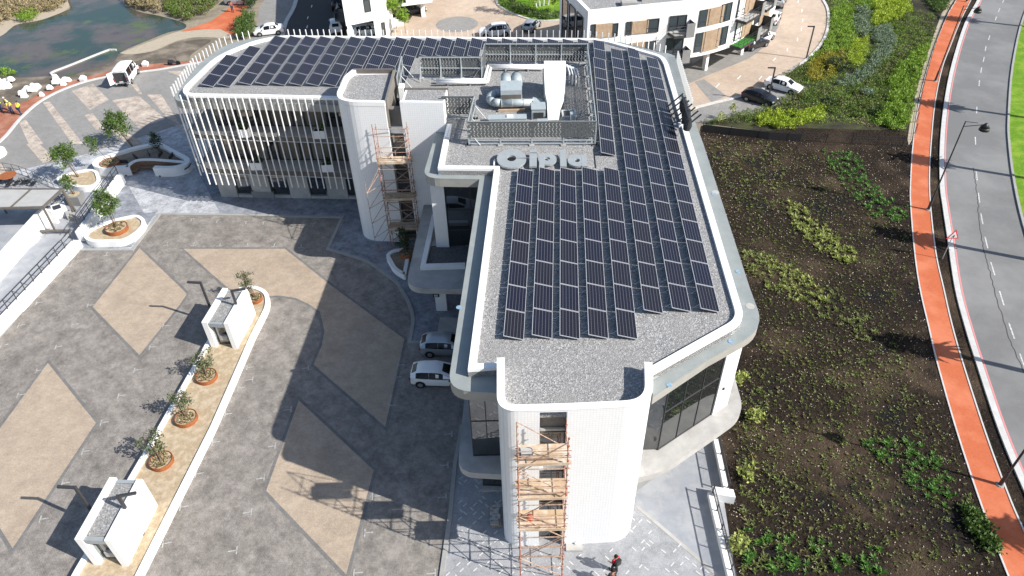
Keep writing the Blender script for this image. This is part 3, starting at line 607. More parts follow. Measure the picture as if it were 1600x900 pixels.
# west wing storeys behind the fins
slab = rc([(-13.3, 58.0), (-21.6, 58.78), (-28.9, 59.45), (-29.3, 61.5), (-28.9, 67.0), (-27.4, 72.2), (-25, 72.2), (-27.0, 61.3), (-13.2, 60.3)], [0, 0, 1.0, 0, 0, 1, 0, 0, 0], True)
MB().prism(slab, 7.15, 7.55).build('balcony_slab', 'bronze', B)
MB().prism(slab, 3.55, 4.0).build('balcony_slab', 'bronze', B)
MB().prism([(x * .995, y + .06) for x, y in slab], 7.55, 7.60).build('balcony_floor', 'concrete', B)
MB().prism([(x * .995, y + .06) for x, y in slab], 4.0, 4.05).build('balcony_floor', 'concrete', B)
wA, wB = Vector((-13.3, 60.16)), Vector((-26.9, 61.2))
wd = (wB - wA).normalized(); nW = 13; wl = (wB - wA).length / nW
for lv, (z0, z1) in enumerate(((4.05, 7.15), (7.6, 10.36))):
    for k in range(nW):
        a = wA + wd * (wl * (k + .02)); b = wA + wd * (wl * (k + .98))
        g = 'blind' if (lv == 0 and k < 8) or (lv == 1 and k in (3, 4, 5, 6, 7)) else 'glass'
        if (lv + k) % 5 == 4: g = 'taupe' if lv == 0 else 'blind'
        window((b.x, b.y - .02), (a.x, a.y - .02), z0 + .05, z1 - .05, 1, 1, out=.09, glass=g, frame='dark_steel', w=.06)
for (a, b) in [(347, 373.5), (398, 427), (456, 486.5), (514, 545)]:        # ground storey wall panels with windows between
    pa, pb = on_wall(a, 303, (-13.3, 60.0), (-26.4, 61.0)), on_wall(b, 304, (-13.3, 60.0), (-26.4, 61.0))
    MB().prism([(pa[0], pa[1] - .32), (pb[0], pb[1] - .32), (pb[0], pb[1] + .05), (pa[0], pa[1] + .05)], 0, 3.55).build('wall_panel', 'concrete', B)
for (a, b) in [(374, 397.5), (427.5, 455.5), (487, 513.5), (545.5, 556)]:
    pa, pb = on_wall(a, 303, (-13.3, 60.0), (-26.4, 61.0)), on_wall(b, 304, (-13.3, 60.0), (-26.4, 61.0))
    window((pa[0], pa[1] - .05), (pb[0], pb[1] - .05), .35, 3.5, 1, 1, glass='glass')
    MB().prism([(pa[0], pa[1] - .3), (pb[0], pb[1] - .3), (pb[0], pb[1]), (pa[0], pa[1])], 0, .3).build('window_sill', 'concrete', B)
# fins: one mesh shared by all of them
fin0 = MB().box((0, 0, 7.2), (.07, .12, 9.05)).build('fin', 'white'); fin_me = fin0.data
fins = along([(-28.3, 58.92), (-14.3, 57.38)], .617) + along([(-29.65, 60.3), (-29.75, 67.1), (-28.6, 71.8), (-25.8, 73.8)], .62, .3) + along([(-22.6, 73.62), (8.0, 71.2), (11.4, 70.0), (15.3, 66.9)], .615, .4) + along([(16.1, 65.6), (15.35, 55.2)], .42)
for i, (x, y, a) in enumerate(fins):
    o = fin0 if i == 0 else bpy.data.objects.new('fin', fin_me)
    if i: COL.objects.link(o)
    o.parent = B; o.location = (x, y - 45, 0); o.rotation_euler = (0, 0, a)
for zz in (7.33, 3.72):                                   # rails the fins hang on
    MB().pipe([(-14.2, 57.62, zz), (-28.3, 59.18, zz)], .045, 6).pipe([(-29.55, 60.3, zz), (-29.65, 67.1, zz), (-28.5, 71.75, zz), (-25.8, 73.7, zz)], .045, 6).build('fin_rail', 'galv', B)
# canopy outlets
for q in [(743, 574), (687, 272), (1115, 303), (1153, 424), (1142, 533), (1046, 601), (717, 480)]:
    x, y, _ = P(q[0], q[1], ZC + .02); MB().disc((x, y, ZC), .16, .025, 12).build('roof_outlet', 'blue_spot', B)
for q in [(1172, 478), (1118, 300)]:
    x, y, _ = P(q[0], q[1], ZC + .02); MB().disc((x, y, ZC), .26, .012, 14).build('roof_outlet', 'concrete', B)
for q, A, Bb in [((1130, 606), (12.03, 28.55), (13.12, 29.3)), ((1023, 684), (6.86, 24.4), (7.02, 25.4))]:
    p = on_wall(*q, A, Bb); MB().box((p[0], p[1] - .05, p[2]), (.12, .12, .16)).build('wall_light', 'dark_steel', B)
# white pillar with the address plate under the entrance ledge
p0, p1 = P(682, 486), P(699, 486); hP = 2.9
pil = thing('sign_pillar', 'pale grey pillar with dark number plate under the entrance ledge', 'sign', p0)
MB().prism([(p0[0], p0[1]), (p1[0], p1[1]), (p1[0], p1[1] + .5), (p0[0], p0[1] + .5)], 0, hP).build('pillar', 'white', pil)
pl_ = on_wall(682, 461, p0, p1); pp = MB().box((p0[0] + .12, p0[1] - .04, pl_[2]), (.5, .06, .34)).build('number_plate', 'black', pil)
for k, dx in enumerate((-.09, .07)):
    g = MB(); zc = pl_[2]
    for dz in (-.08, 0, .08): g.box((p0[0] + .12 + dx, p0[1] - .08, zc + dz), (.11, .02, .03))
    for sx in (-1, 1): g.box((p0[0] + .12 + dx + sx * .045, p0[1] - .0805, zc), (.03, .02, .19))
    g.build('numeral', 'paint', pp)
tag(MB().prism([(-5.9, 40.3), (-3.3, 40.1), (-3.2, 42.2), (-5.8, 42.4)], .012, .05).build('entrance_mat', 'concrete', origin=(-4.5, 41, 0)), 'pale concrete slab on the paving before the entrance', 'slab')
# ------------------------------------------------------------------ solar panels
PW, PLN, TILT = 1.13, 2.13, math.radians(14)
def solar_proto():
    ca, sa = math.cos(TILT), math.sin(TILT)
    root = MB().add([(0, 0, 0), (PW, 0, 0), (PW, PLN, 0), (0, PLN, 0), (0, 0, -.03), (PW, 0, -.03), (PW, PLN, -.03), (0, PLN, -.03)], [(0, 1, 2, 3), (7, 6, 5, 4)]).build('solar_panel', 'cells')
    f = MB(); w, h = .027, .045
    for (c, s) in (((PW / 2, w / 2, -.015), (PW, w, h)), ((PW / 2, PLN - w / 2, -.015), (PW, w, h)), ((w / 2, PLN / 2, -.015), (w, PLN - 2 * w, h)), ((PW - w / 2, PLN / 2, -.015), (w, PLN - 2 * w, h))): f.box(c, s)
    f.build('panel_frame', 'alu', root)
    b = MB(); k = Vector((0, 0, 0))
    inv = lambda x, y, z: (x * ca - z * sa, y, x * sa + z * ca)       # world-tilted to panel frame
    for y in (.45, 1.65):
        L = lambda x, z: inv(x, y, z)
        b.tube(L(-.50, -.36), L(1.05, -.36), .022, 4).tube(L(.02, -.06), L(.02, -.36), .022, 4).tube(L(.02, -.10), L(-.30, -.36), .016, 4).tube(L(1.04, -.30), L(1.04, -.36), .03, 4)
    b.tube(inv(.02, .45, -.36), (inv(.02, 0, -.36)[0], 1.65, inv(.02, 0, -.36)[2]), .016, 4)
    b.build('support_bracket', 'galv', root)
    return root
sp = solar_proto(); sp_used = False
ORDW = ['first', 'second', 'third', 'fourth', 'fifth', 'sixth', 'seventh', 'eighth', 'ninth', 'tenth', 'eleventh', 'twelfth', 'thirteenth', 'fourteenth', 'fifteenth', 'sixteenth', 'seventeenth']
def solar_row(start, n, yaw, pitch, what, group, z=11.42 + .40):
    global sp_used
    u = Vector((math.sin(yaw), math.cos(yaw)))
    for i in range(n):
        p = Vector(start) + u * (pitch * i)
        lab = f'solar panel, {ORDW[i]} from the near end of {what}' if n > 1 else f'lone solar panel, {what}'
        o = sp if not sp_used else dup(sp)
        sp_used = True
        o.location = (p.x, p.y, z); o.rotation_euler = (0, TILT, -yaw); tag(o, lab, 'solar panel', group)
ge, gw = 'solar panels in long rows on the east gravel roof', 'solar panels in leaning rows on the west gravel roof'
names = ['the short row along the parapet', 'the second short row from the parapet', 'the middle one of five short rows', 'the fourth short row from the parapet', 'the short row beside the long rows']
for q, nm in zip([(786.5, 525), (831, 523), (874.5, 524), (919.5, 523), (965, 524)], names): solar_row(P(*q, 11.8)[:2], 8, YAW, 2.17, nm, ge)
for q, n, nm in [((1006, 484), 17, 'the innermost long row'), ((1050, 481), 17, 'the middle long row'), ((1095, 482), 16, 'the outermost long row')]: solar_row(P(*q, 11.8)[:2], n, YAW, 2.17, nm, ge)
solar_row(P(939, 238, 11.8)[:2], 8, YAW, 2.17, 'the row squeezed beside the plant screen', ge)
solar_row(P(929, 90, 11.8)[:2], 2, YAW, 2.17, 'the short row behind the plant screen', ge)
YW = math.radians(4.3); uw = Vector((math.sin(YW), math.cos(YW)))
solar_row(P(313, 131, 11.8)[:2], 3, YW, 2.15, 'the shortest row at the west corner', gw)
solar_row(P(339, 131, 11.8)[:2], 4, YW, 2.15, 'the four-panel row near the west corner', gw)
for k in range(21):
    n = 5 if k < 10 else (2 if k < 14 else 1)
    far = Vector(P(430 + 23.62 * k, 55.5 + .25 * k, 11.8)[:2])
    nm = f'the {ORDW[k]} full row from the west corner' if k < 10 else (f'the {ORDW[k - 10]} two-panel row left of the screen' if k < 14 else f'{ORDW[k - 14]} from the left behind the rear plant screen')
    solar_row(far - uw * (2.15 * n), n, YW, 2.15, nm, gw)
# ------------------------------------------------------------------ roof letters
def letter_sign():
    s = thing('roof_sign', 'big raised metal letters of the company name on the gravel roof', 'sign', P(850, 255, ZG))
    sc = .0118 * 1.0
    def outline(nm, shape, holes=None):
        return shape
    ux = Vector((math.cos(-.045), math.sin(-.045), 0)); uy = Vector((-ux.y, ux.x, 0)) * 1.0
    o = Vector(P(777, 258, 11.9)); o.z = ZG + .28
    tl = math.radians(9)
    def T(a, b, h): return tuple(o + ux * a + Vector((uy.x, uy.y, 0)) * (b * math.cos(tl)) + Vector((0, 0, b * math.sin(tl) + h)))
    def slab(poly, lab, holes=()):
        m = MB(); th = .14
        def ring(outer, inner):
            n = len(outer); vs = [T(a, b, 0) for a, b in outer] + [T(a, b, 0) for a, b in inner] + [T(a, b, -th) for a, b in outer] + [T(a, b, -th) for a, b in inner]
            fs = []
            for i in range(n - 1 if len(outer) != 25 or True else n):
                j = i + 1
                fs += [(i, j, n + j, n + i), (2 * n + j, 2 * n + i, 3 * n + i, 3 * n + j), (2 * n + i, 2 * n + j, j, i), (n + i, n + j, 3 * n + j, 3 * n + i)]
            fs += [(0, n, 3 * n, 2 * n), (n - 1, 3 * n - 1, 4 * n - 1, 2 * n - 1)]
            m.add(vs, [f for f in fs if len(set(f)) > 2])
        for kind, data in poly:
            if kind == 'box':
                x0, y0, x1, y1 = data; m.hexa([T(x0, y0, -th), T(x1, y0, -th), T(x1, y1, -th), T(x0, y1, -th)], [T(x0, y0, .008), T(x1, y0, .008), T(x1, y1, .008), T(x0, y1, .008)])
            else:
                cx, cy, rx, ry, ix, iy, a0, a1 = data; n = 28; ts = [math.radians(a0 + (a1 - a0) * k / n) for k in range(n + 1)]
                ring([(cx + rx * math.cos(t), cy + ry * math.sin(t)) for t in ts], [(cx + ix * math.cos(t), cy + iy * math.sin(t)) for t in ts])
        tag(m.build('letter', 'sign_metal', s), lab)
        w = MB()
        for kind, data in poly:                     # white sides / feet
            x = data[0] if kind == 'box' else data[0] - data[2] * .5
            y = data[1] + .1 if kind == 'box' else data[1]
            w.tube(T(x + .15, y, -th), (T(x + .15, y, -th)[0], T(x + .15, y, -th)[1], ZG), .04, 6)
        w.build('letter_foot', 'galv', s)
    slab([('arc', (1.0, 1.05, 1.08, 1.08, .34, .34, 4, 356))], 'letter C')
    slab([('box', (2.32, .12, 2.86, 1.60))], 'letter i'); 
    slab([('arc', (3.62, .98, .68, .66, .20, .20, 0, 360)), ('box', (3.02, -.42, 3.42, 1.55))], 'letter p')
    slab([('box', (4.55, .12, 5.02, 2.0))], 'letter l')
    slab([('arc', (5.80, .80, .70, .66, .20, .20, 0, 360)), ('box', (6.12, .14, 6.52, 1.40))], 'letter a')
    m = MB().hexa([T(2.32, 1.72, -.14), T(2.86, 1.72, -.14), T(2.86, 2.05, -.14), T(2.32, 2.05, -.14)], [T(2.32, 1.72, 0), T(2.86, 1.72, 0), T(2.86, 2.05, 0), T(2.32, 2.05, 0)])
    tag(m.build('letter_dot', 'sign_metal', s), 'dot of the letter i')
    MB().bar((o.x - .25, o.y + .5, ZG + .15), (o.x - .2, o.y + 1.3, ZG + .15), .1, .2).build('end_bracket', 'white', s)
letter_sign()
# ------------------------------------------------------------------ plant enclosure: galvanised posts and rails, perforated screens
def screen(label, A, Bq, z0, z1, npost, zscreen, side, rails=(0.02, .5, .98), double=False):
    A, Bq = Vector(A[:2]), Vector(Bq[:2]); d = (Bq - A); L = d.length; d.normalize(); n = Vector((d.y, -d.x)) * side
    t = thing('plant_screen', label, 'screen', (A.x, A.y, z0), 'perforated metal screens round the roof plant')
    for k in range(npost):
        p = A + d * (L * k / (npost - 1)); MB().box((p.x, p.y, (z0 + z1) / 2), (.11, .11, z1 - z0), math.atan2(d.y, d.x)).build('post', 'galv', t)
        MB().box((p.x, p.y, z0 + .05), (.4, .4, .1), math.atan2(d.y, d.x)).build('post_base', 'concrete', t)
        b = p - n * .85; MB().tube((p.x, p.y, z0 + (z1 - z0) * .6), (b.x, b.y, z0 + .05), .035, 6).build('brace', 'galv', t)
    for r in rails:
        z = z0 + (z1 - z0) * r; MB().bar((*A, z), (*Bq, z), .07, .09).build('rail', 'galv', t)
    m = MB(); px, rh = .27, .20; nr = int((z1 - zscreen) / rh); o = n * .09
    q = lambda s, z: (A.x + d.x * s + o.x, A.y + d.y * s + o.y, z)
    for r in range(nr):
        za = zscreen + r * rh; zb = za + rh
        m.add([q(0, za), q(L, za), q(L, za + .045), q(0, za + .045)], [(0, 1, 2, 3)])
        s = .5 * px * (r % 2); sl = .10 if r % 2 else -.10
        while s < L - .2:
            m.add([q(s, za + .045), q(s + .215, za + .045), q(min(L, s + .215 + sl), zb), q(max(0, s + sl), zb)], [(0, 1, 2, 3)]); s += px
    m.add([q(0, zscreen + nr * rh), q(L, zscreen + nr * rh), q(L, z1 + .03), q(0, z1 + .03)], [(0, 1, 2, 3)])
    tag(m.build('perforated_sheet', 'screen_metal', t), kind='stuff')
ZE = 13.45
screen('front perforated screen facing the roof letters', (-3.0, 49.4), (6.6, 48.95), ZG, ZE, 5, 12.15, 1, (.08, .22, .98))
screen('right hand perforated screen running back beside the long solar rows', (6.6, 48.95), P(918, 69, ZE), ZG, ZE, 7, ZG + .3, 1)
screen('rear perforated screen with four bays behind the white duct', P(757, 68, ZE), P(918, 68, ZE), ZG, ZE, 5, ZG + .3, -1)
screen('rear left perforated screen with three bays', P(655, 89, ZE), P(752, 89, ZE), ZG, ZE, 4, ZG + .3, -1)
screen('short return screen joining the two rear screens', P(752, 89, ZE), P(757, 68, ZE), ZG, ZE, 2, ZG + .3, 1)
screen('leaning end screen beside the tiled stair tower', P(620, 120, ZE), P(627, 88, ZE), ZG, ZE, 3, ZG + .3, -1)
screen('small perforated screen right of the tiled stair tower', P(690, 150, ZE), P(741, 150, ZE), ZG, ZE, 3, ZG + .5, 1)
screen('left return screen between stair tower and front screen', (-3.0, 49.4), P(741, 150, ZE), ZG, ZE, 3, ZG + .6, -1)
# ------------------------------------------------------------------ roof plant
ah = thing('air_handling_unit', 'pale metal air handling unit with two round cowls and a fat bent duct', 'air handler', (.4, 56.4, ZG))
MB().box((.35, 56.4, 12.35), (1.75, 1.9, 1.3)).build('casing', 'duct_metal', ah)
MB().box((.35, 55.43, 12.2), (1.6, .05, .85)).build('access_panel', 'bronze', ah)
MB().box((.35, 56.4, 11.55), (1.9, 2.0, .24)).build('plinth', 'galv', ah)
for dx in (-.05, .85):
    c = MB(); c.tube((dx, 57.4, 12.55), (dx, 58.6, 12.75), .46, 18).build('cowl', 'duct_metal', ah, True)
    d = MB()
    for k in range(5):
        a0, a1 = k * .3, (k + 1) * .3; d.tube((dx, 58.6 + .46 * math.sin(a0), 12.75), (dx, 58.6 + .46 * math.sin(a1), 12.75), .46 * math.cos(a0), 18, max(.02, .46 * math.cos(a1)))
    d.build('cowl_hood', 'dark_steel', ah, True)
dp = [(2.2, 55.15, 12.0), (-.55, 55.25, 12.0), (-1.15, 55.45, 12.0), (-1.45, 55.95, 12.0), (-1.4, 56.5, 12.05), (-.95, 56.9, 12.1), (-.4, 56.95, 12.15)]
MB().pipe(dp, .33, 18).build('bent_duct', 'duct_metal', ah, True)
for x in (1.3, .35, -.5): MB().tube((x, 55.2, 12.0), (x + .06, 55.2, 12.0), .36, 18).build('duct_flange', 'galv', ah)
MB().hexa([(2.1, 54.7, 11.6), (3.0, 54.9, 11.6), (3.0, 55.5, 11.6), (2.1, 55.6, 11.6)], [(2.1, 54.75, 12.3), (2.9, 54.9, 12.2), (2.9, 55.4, 12.2), (2.1, 55.6, 12.3)]).build('outlet_nozzle', 'duct_metal', ah)
MB().box((.35, 54.85, 11.52), (2.2, .2, .2)).build('support_beam', 'timber', ah)
wd_ = thing('exhaust_riser', 'big bright white duct sloping down and tapering towards its foot', 'duct', (3.7, 54, ZG))
def ring(w, y0, y1, z, cx=3.7): return [(cx - w, y0, z), (cx + w, y0, z), (cx + w, y1, z), (cx - w, y1, z)]
dA, dB, dC, dD, dE = [(P(a, y, z), P(b, y, z)) for a, b, y, z in ((856, 873, 187, 11.7), (855, 876, 160, 12.45), (852, 881, 145, 12.85), (850, 884, 112, 13.75), (850, 884, 96, 13.8))]
dl = lambda p, dy, dz: (p[0], p[1] + dy, p[2] + dz)
sec = lambda pr, d: [pr[0], pr[1], dl(pr[1], .1, -d), dl(pr[0], .1, -d)]
MB().hexa(sec(dA, .22), sec(dB, .7)).hexa(sec(dB, .7), sec(dC, .8)).hexa(sec(dC, .8), sec(dD, .9)).build('duct_body', 'white', wd_)
MB().hexa([dl(p, 0, -2.3) for p in (dD[0], dD[1], dE[1], dE[0])], [dl(p, 0, .06) for p in (dD[0], dD[1], dE[1], dE[0])]).build('duct_hood', 'white', wd_)
MB().box(dl(dD[0], .9, -.8), (.1, 1.0, 1.0)).build('inspection_panel', 'galv', wd_)
def equip(nm, lab, cat, px, py, size, m, z=ZG, parts=()):
    x, y, _ = P(px, py, z); t = thing(nm, lab, cat, (x, y, z)); MB().box((x, y, z + size[2] / 2), size).build('casing', m, t)
    MB().box((x, y, z + size[2] + .03), (size[0] + .08, size[1] + .08, .06)).build('lid', m if m != 'white' else 'galv', t)
    for (n2, off, s2, m2) in parts: MB().box((x + off[0], y + off[1], z + off[2]), s2, ).build(n2, m2, t)
equip('plant_box', 'grey green metal box beside the foot of the white duct', 'box', 841, 182, (1.1, 1.2, .9), 'duct_metal', parts=[('louvre', (0, -.62, .4), (.8, .05, .5), 'dark_steel')])
equip('plant_tank', 'long pale flat box behind the front screen', 'box', 793, 192, (3.0, .7, .5), 'duct_metal', parts=[('hatch', (.2, 0, .6), (.5, .4, .1), 'white')])
equip('roof_hatch', 'dark square hatch with pale rim right of the white duct', 'hatch', 889, 182, (1.1, 1.1, .25), 'galv', parts=[('opening', (0, -.02, .32), (.85, .85, .02), 'black')])
equip('plant_cabinet', 'small white cabinet by the dark hatch', 'cabinet', 895, 190, (.4, .4, .7), 'white', parts=[('door', (0, -.22, .35), (.3, .04, .5), 'galv')])
equip('plant_cabinet', 'low white cabinet behind the front screen left of the duct', 'cabinet', 848, 196, (.8, .5, .4), 'white', parts=[('door', (0, -.27, .2), (.5, .04, .3), 'galv')])
pp_ = thing('white_pipes', 'pair of white insulated pipes stepping across the plant roof', 'pipes', P(770, 110, ZG))
for o in (0, .42):
    a = [P(682, 126, 11.75), P(757, 125 , 11.75), P(762, 103, 11.75), P(850, 103, 11.75)]
    a = [(x + o * (.0 if i in (0, 3) else .6), y - o, z) for i, (x, y, z) in enumerate(a)]
    MB().pipe(a, .15, 8).build('pipe', 'white', pp_, True)
for q in [(700, 128), (735, 128), (790, 106), (825, 106)]:
    x, y, _ = P(*q, 11.6); MB().box((x, y, 11.52), (.12, .9, .2)).build('pipe_support', 'galv', pp_)
rk = thing('pipe_rack', 'white pipes bent over a small steel rack right of the duct', 'pipes', P(890, 120, ZG))
for k in range(4):
    x, y, _ = P(886 + 5 * k, 105 + 2 * k, 12.2); MB().pipe([(x - .6, y + .3, 12.4), (x, y, 12.4), (x + .1, y - 1.6, 12.3), (x + .1, y - 1.65, 11.5)], .07, 6).build('pipe', 'white', rk)
x, y, _ = P(893, 128, 11.6)
MB().bar((x - .9, y, 11.75), (x + .9, y, 11.75), .08, .08).bar((x - .9, y + 1.6, 11.75), (x + .9, y + 1.6, 11.75), .08, .08).build('rack_beam', 'galv', rk)
lp = thing('safety_line', 'thin dark lightning cable laid along the gravel beside the roof letters', 'cable', P(928, 260, ZG))
MB().pipe([P(928, 232, ZG + .03), P(931, 262, ZG + .03)], .035, 5).build('cable', 'dark_steel', lp)
# black suspended cradle davit on the east parapet
dv = thing('roof_davit', 'black steel outrigger frame with hanging black pads on the east parapet', 'davit', P(1055, 175, ZG))
for k in range(7):
    a = P(1040 + 4.5 * k, 169 + 5.5 * k, ZG + .1); b = (a[0] + 1.35, a[1] + .3, ZG + 1.2)
    MB().bar(a, b, .09, .09).build('beam', 'black', dv)
for (q, s) in [((1068, 152), .24), ((1070, 158), .3), ((1072, 166), .26), ((1074, 176), .36), ((1076, 186), .33), ((1075, 171), .28)]:
    x, y, _ = P(*q, 13.0); MB().tube((x - .05, y, 12.1), (x, y, 12.45), s * .8, 12, s).tube((x, y, 12.45), (x + .05, y, 13.0), s, 12, s * .6).build('pad', 'black', dv)
MB().bar(P(1066, 150, 13.0), P(1076, 186, 13.0), .12, .12).build('rail', 'black', dv)
x, y, _ = P(1065, 196, ZG + .1); MB().box((x, y, ZG + .12), (.5, .5, .24)).build('ballast', 'white', dv)
# ------------------------------------------------------------------ scaffolds
def scaffold(label, cx, y0, y1, x0, x1, levels, ztop, outrigger=None, twist=0.0):
    t = thing('scaffold', label, 'scaffold', ((x0 + x1) / 2, (y0 + y1) / 2, 0)); r = .026
    for x in (x0, x1):
        for y in (y0, y1):
            zt = ztop + random.uniform(-.5, .5)
            m = 'scaf' if random.random() < .7 else 'scaf_red'
            p = MB().tube((x, y, 0), (x + random.uniform(-.04, .04), y, zt), r, 6).build('standard', m, t)
            c = MB(); z = .5
            while z < zt: c.tube((x, y, z), (x, y, z + .07), .055, 6); z += .55
            tag(c.build('coupler', 'scaf_red' if m == 'scaf' else 'scaf', p), kind='stuff')
            MB().box((x, y, .02), (.18, .18, .04)).build('base_plate', 'scaf', p)
    z = .4
    while z < ztop - .2:
        for y in (y0, y1):
            if y == y1 and random.random() < .3: pass
            else: MB().tube((x0 - .12, y, z), (x1 + .12, y, z + random.uniform(-.03, .03)), r, 6).build('ledger', 'scaf', t)
        for x in (x0, x1): MB().tube((x, y0 - .1, z + .06), (x, y1 + .1, z + .06), r, 6).build('transom', 'scaf', t)
        z += 1.0
    k = 0; z = .4
    while z < ztop - 2:
        a, b = (x0, x1) if k % 2 else (x1, x0)
        MB().tube((a, y0 - .03, z), (b, y0 - .03, z + 2.0), r, 6).build('brace', 'scaf', t)
        MB().tube((b, y1, z), (a, y1, z + 2.0), r, 6).build('brace', 'scaf', t)
        MB().tube((x0 - .02, y0, z), (x0 - .02, y1, z + 2.0), r, 6).build('brace', 'scaf', t); z += 2.0; k += 1
    for z in levels:
        n = 4; w = (y1 - y0) / n
        for j in range(n): MB().box(((x0 + x1) / 2 + random.uniform(-.08, .08), y0 + w * (j + .5), z + random.uniform(0, .012)), (x1 - x0 + .2, w * .93, .045), random.uniform(-.01, .01)).build('plank', 'plank', t)
        MB().box(((x0 + x1) / 2, y0 - .06, z + .13), (x1 - x0 + .1, .03, .2)).build('toe_board', 'plank', t)
        for h in (.55, 1.05): MB().tube((x0 - .15, y0, z + h), (x1 + .15, y0, z + h), r, 6).build('guard_rail', 'scaf', t)
    if outrigger:
        xo, yo = outrigger
        MB().tube((xo, yo, 0), (xo, yo, 8.0), r, 6).build('standard', 'scaf', t)
        for z in (1.0, 2.5, 4.0, 5.5, 7.0):
            MB().tube((xo, yo, z), (x0, y0, z), r, 6).build('transom', 'scaf', t)
            MB().tube((xo, yo, z), (x0, y1, z + .8), r, 6).build('brace', 'scaf', t)
        MB().tube((xo, yo, 7.0), (x0, y0, 8.6), r, 6).build('brace', 'scaf', t)
    return t
scaffold('rusty scaffold with plank decks in front of the near tiled tower', 0, 20.4, 21.6, .08, 2.40, [5.1, 7.9, 10.7], 12.5)
scaffold('rusty scaffold with plank decks against the farther tiled stair tower', 0, 51.2, 52.4, -10.55, -8.05, [2.35, 5.4, 8.9], 12.0, (-11.6, 49.9))
bk = thing('bucket', 'orange bucket standing on a scaffold deck', 'bucket', (.62, 21.0, 5.15))
MB().disc((.62, 21.0, 5.15), .15, .3, 14, .18).build('body', 'orange_plastic', bk, True); MB().pipe([(.62 + (.18 * math.cos(a)), 21.0, 5.45 + .18 * math.sin(a)) for a in (0, .6, 1.2, 1.9, 2.5, 3.14)], .012, 5).build('handle', 'dark_steel', bk)
tag(MB().box((.5, 21.0, 10.9), (.55, .4, .28), .1).build('debris_box', 'concrete', origin=(.5, 21.0, 10.75)), 'grey mortar tub on the upper deck of the near scaffold', 'tub')
sk = thing('rubble_skip', 'pale pallet of bagged rubble on the pavement left of the near tower', 'pallet', P(774, 808))
x, y, _ = P(774, 808)
for k in range(5): MB().box((x - .24 + .12 * k, y, .12), (.1, 1.5, .06), .12).build('pallet_board', 'timber', sk)
for k in range(6): MB().box((x + random.uniform(-.12, .12), y - .55 + .22 * k, .25), (.5, .24, .18), random.uniform(-.3, .3)).build('rubble_block', 'concrete', sk)
for i, q in enumerate([(893, 845), (901, 848)]):
    x, y, _ = P(*q); m = MB().disc((x, y, .02), .2, .22, 9, .24).disc((x, y, .24), .24, .15, 9, .1)
    tag(m.build('sack', 'car_white', origin=(x, y, 0)), ['white sack by the tower foot, nearer to the scaffold', 'white sack by the tower foot, farther from the scaffold'][i], 'sack', 'white sacks at the tower foot')
x, y, _ = P(897, 856); tag(MB().box((x, y, .08), (.95, .5, .12), -.03).build('concrete_step', 'concrete', origin=(x, y, 0)), 'low grey concrete step beside the near scaffold', 'step')
# ------------------------------------------------------------------ guard houses and posts
def guardhouse(FL, label, L=4.05, W=2.05, h=3.05, rot=-.07):
    t = thing('guard_house', label, 'guard house', (FL[0], FL[1], 0), 'white gate guard houses on the kerb island')
    ca, sa = math.cos(rot), math.sin(rot)
    q = lambda a, b: (FL[0] + a * ca + b * -sa * 1.0, FL[1] + a * sa + b * ca)
    pr = lambda a0, b0, a1, b1, z0, z1, n, m: MB().prism([q(a0, b0), q(a1, b0), q(a1, b1), q(a0, b1)], z0, z1).build(n, m, t)
    pr(0, 0, .42, L, 0, h, 'side_wall', 'white'); pr(W - .36, 0, W, L - .05, 0, h, 'side_wall', 'white')
    pr(.42, .05, W - .36, L - .05, h - .5, h - .22, 'roof_slab', 'fascia'); pr(.44, .35, W - .38, L - .3, h - .215, h - .17, 'roof_gravel', 'gravel')
    pr(.43, .03, W - .37, .26, h - .45, h - .12, 'roof_trim', 'sign_metal'); pr(.43, L - .28, W - .37, L - .06, h - .45, h - .12, 'roof_trim', 'sign_metal')
    d = pr(.5, .45, W - .42, .52, .05, h - .5, 'door', 'glass'); pr(.75, .44 - .02, 1.2, .449, 1.0, 1.9, 'door_pane', 'glass_blue')
    pr(.42, .3, .5, 1.2, 0, h - .5, 'door_reveal', 'sign_metal')
    pr(.46, L - .6, W - .4, L - .54, .05, h - .5, 'rear_window', 'glass'); pr(.9, .2, 1.4, .4, .9, 1.35, 'counter', 'concrete')
    return t
guardhouse((-24.5, 21.8), 'white walled guard house on the nearer end of the kerb island', rot=-.075)
guardhouse((-23.0, 39.4), 'white walled guard house on the farther rounded end of the kerb island', L=3.95, h=2.9, rot=-.11)
def gate_pole(base, label, side, h=4.3, rot=.05):
    t = thing('lamp_post', label, 'lamp post', (base[0], base[1], 0), 'black angled lamp posts by the guard houses')
    MB().box((base[0], base[1], h / 2), (.15, .15, h), rot).build('pole', 'dark_steel', t)
    e = (base[0] + side * 1.0 * math.cos(rot), base[1] + side * 1.0 * math.sin(rot) + .1, h - .02)
    MB().bar((base[0], base[1], h - .08), e, .15, .14).build('arm', 'dark_steel', t); MB().bar((base[0] + side * .5, base[1] + .05, h - .165), (e[0], e[1], h - .105), .1, .02).build('light_strip', 'lamp_white', t)
    MB().box((base[0], base[1], .36), (.3, .3, .03), rot).build('base_plate', 'dark_steel', t)
gate_pole((-22.42, 23.7), 'black angled lamp post on the kerb side of the nearer guard house', 1)
gate_pole((-25.1, 24.35), 'black angled lamp post on the parking side of the nearer guard house', -1)
gate_pole((-20.95, 41.35), 'black angled lamp post on the kerb side of the farther guard house', 1)
gate_pole((-23.6, 42.4), 'black angled lamp post on the parking side of the farther guard house', -1)
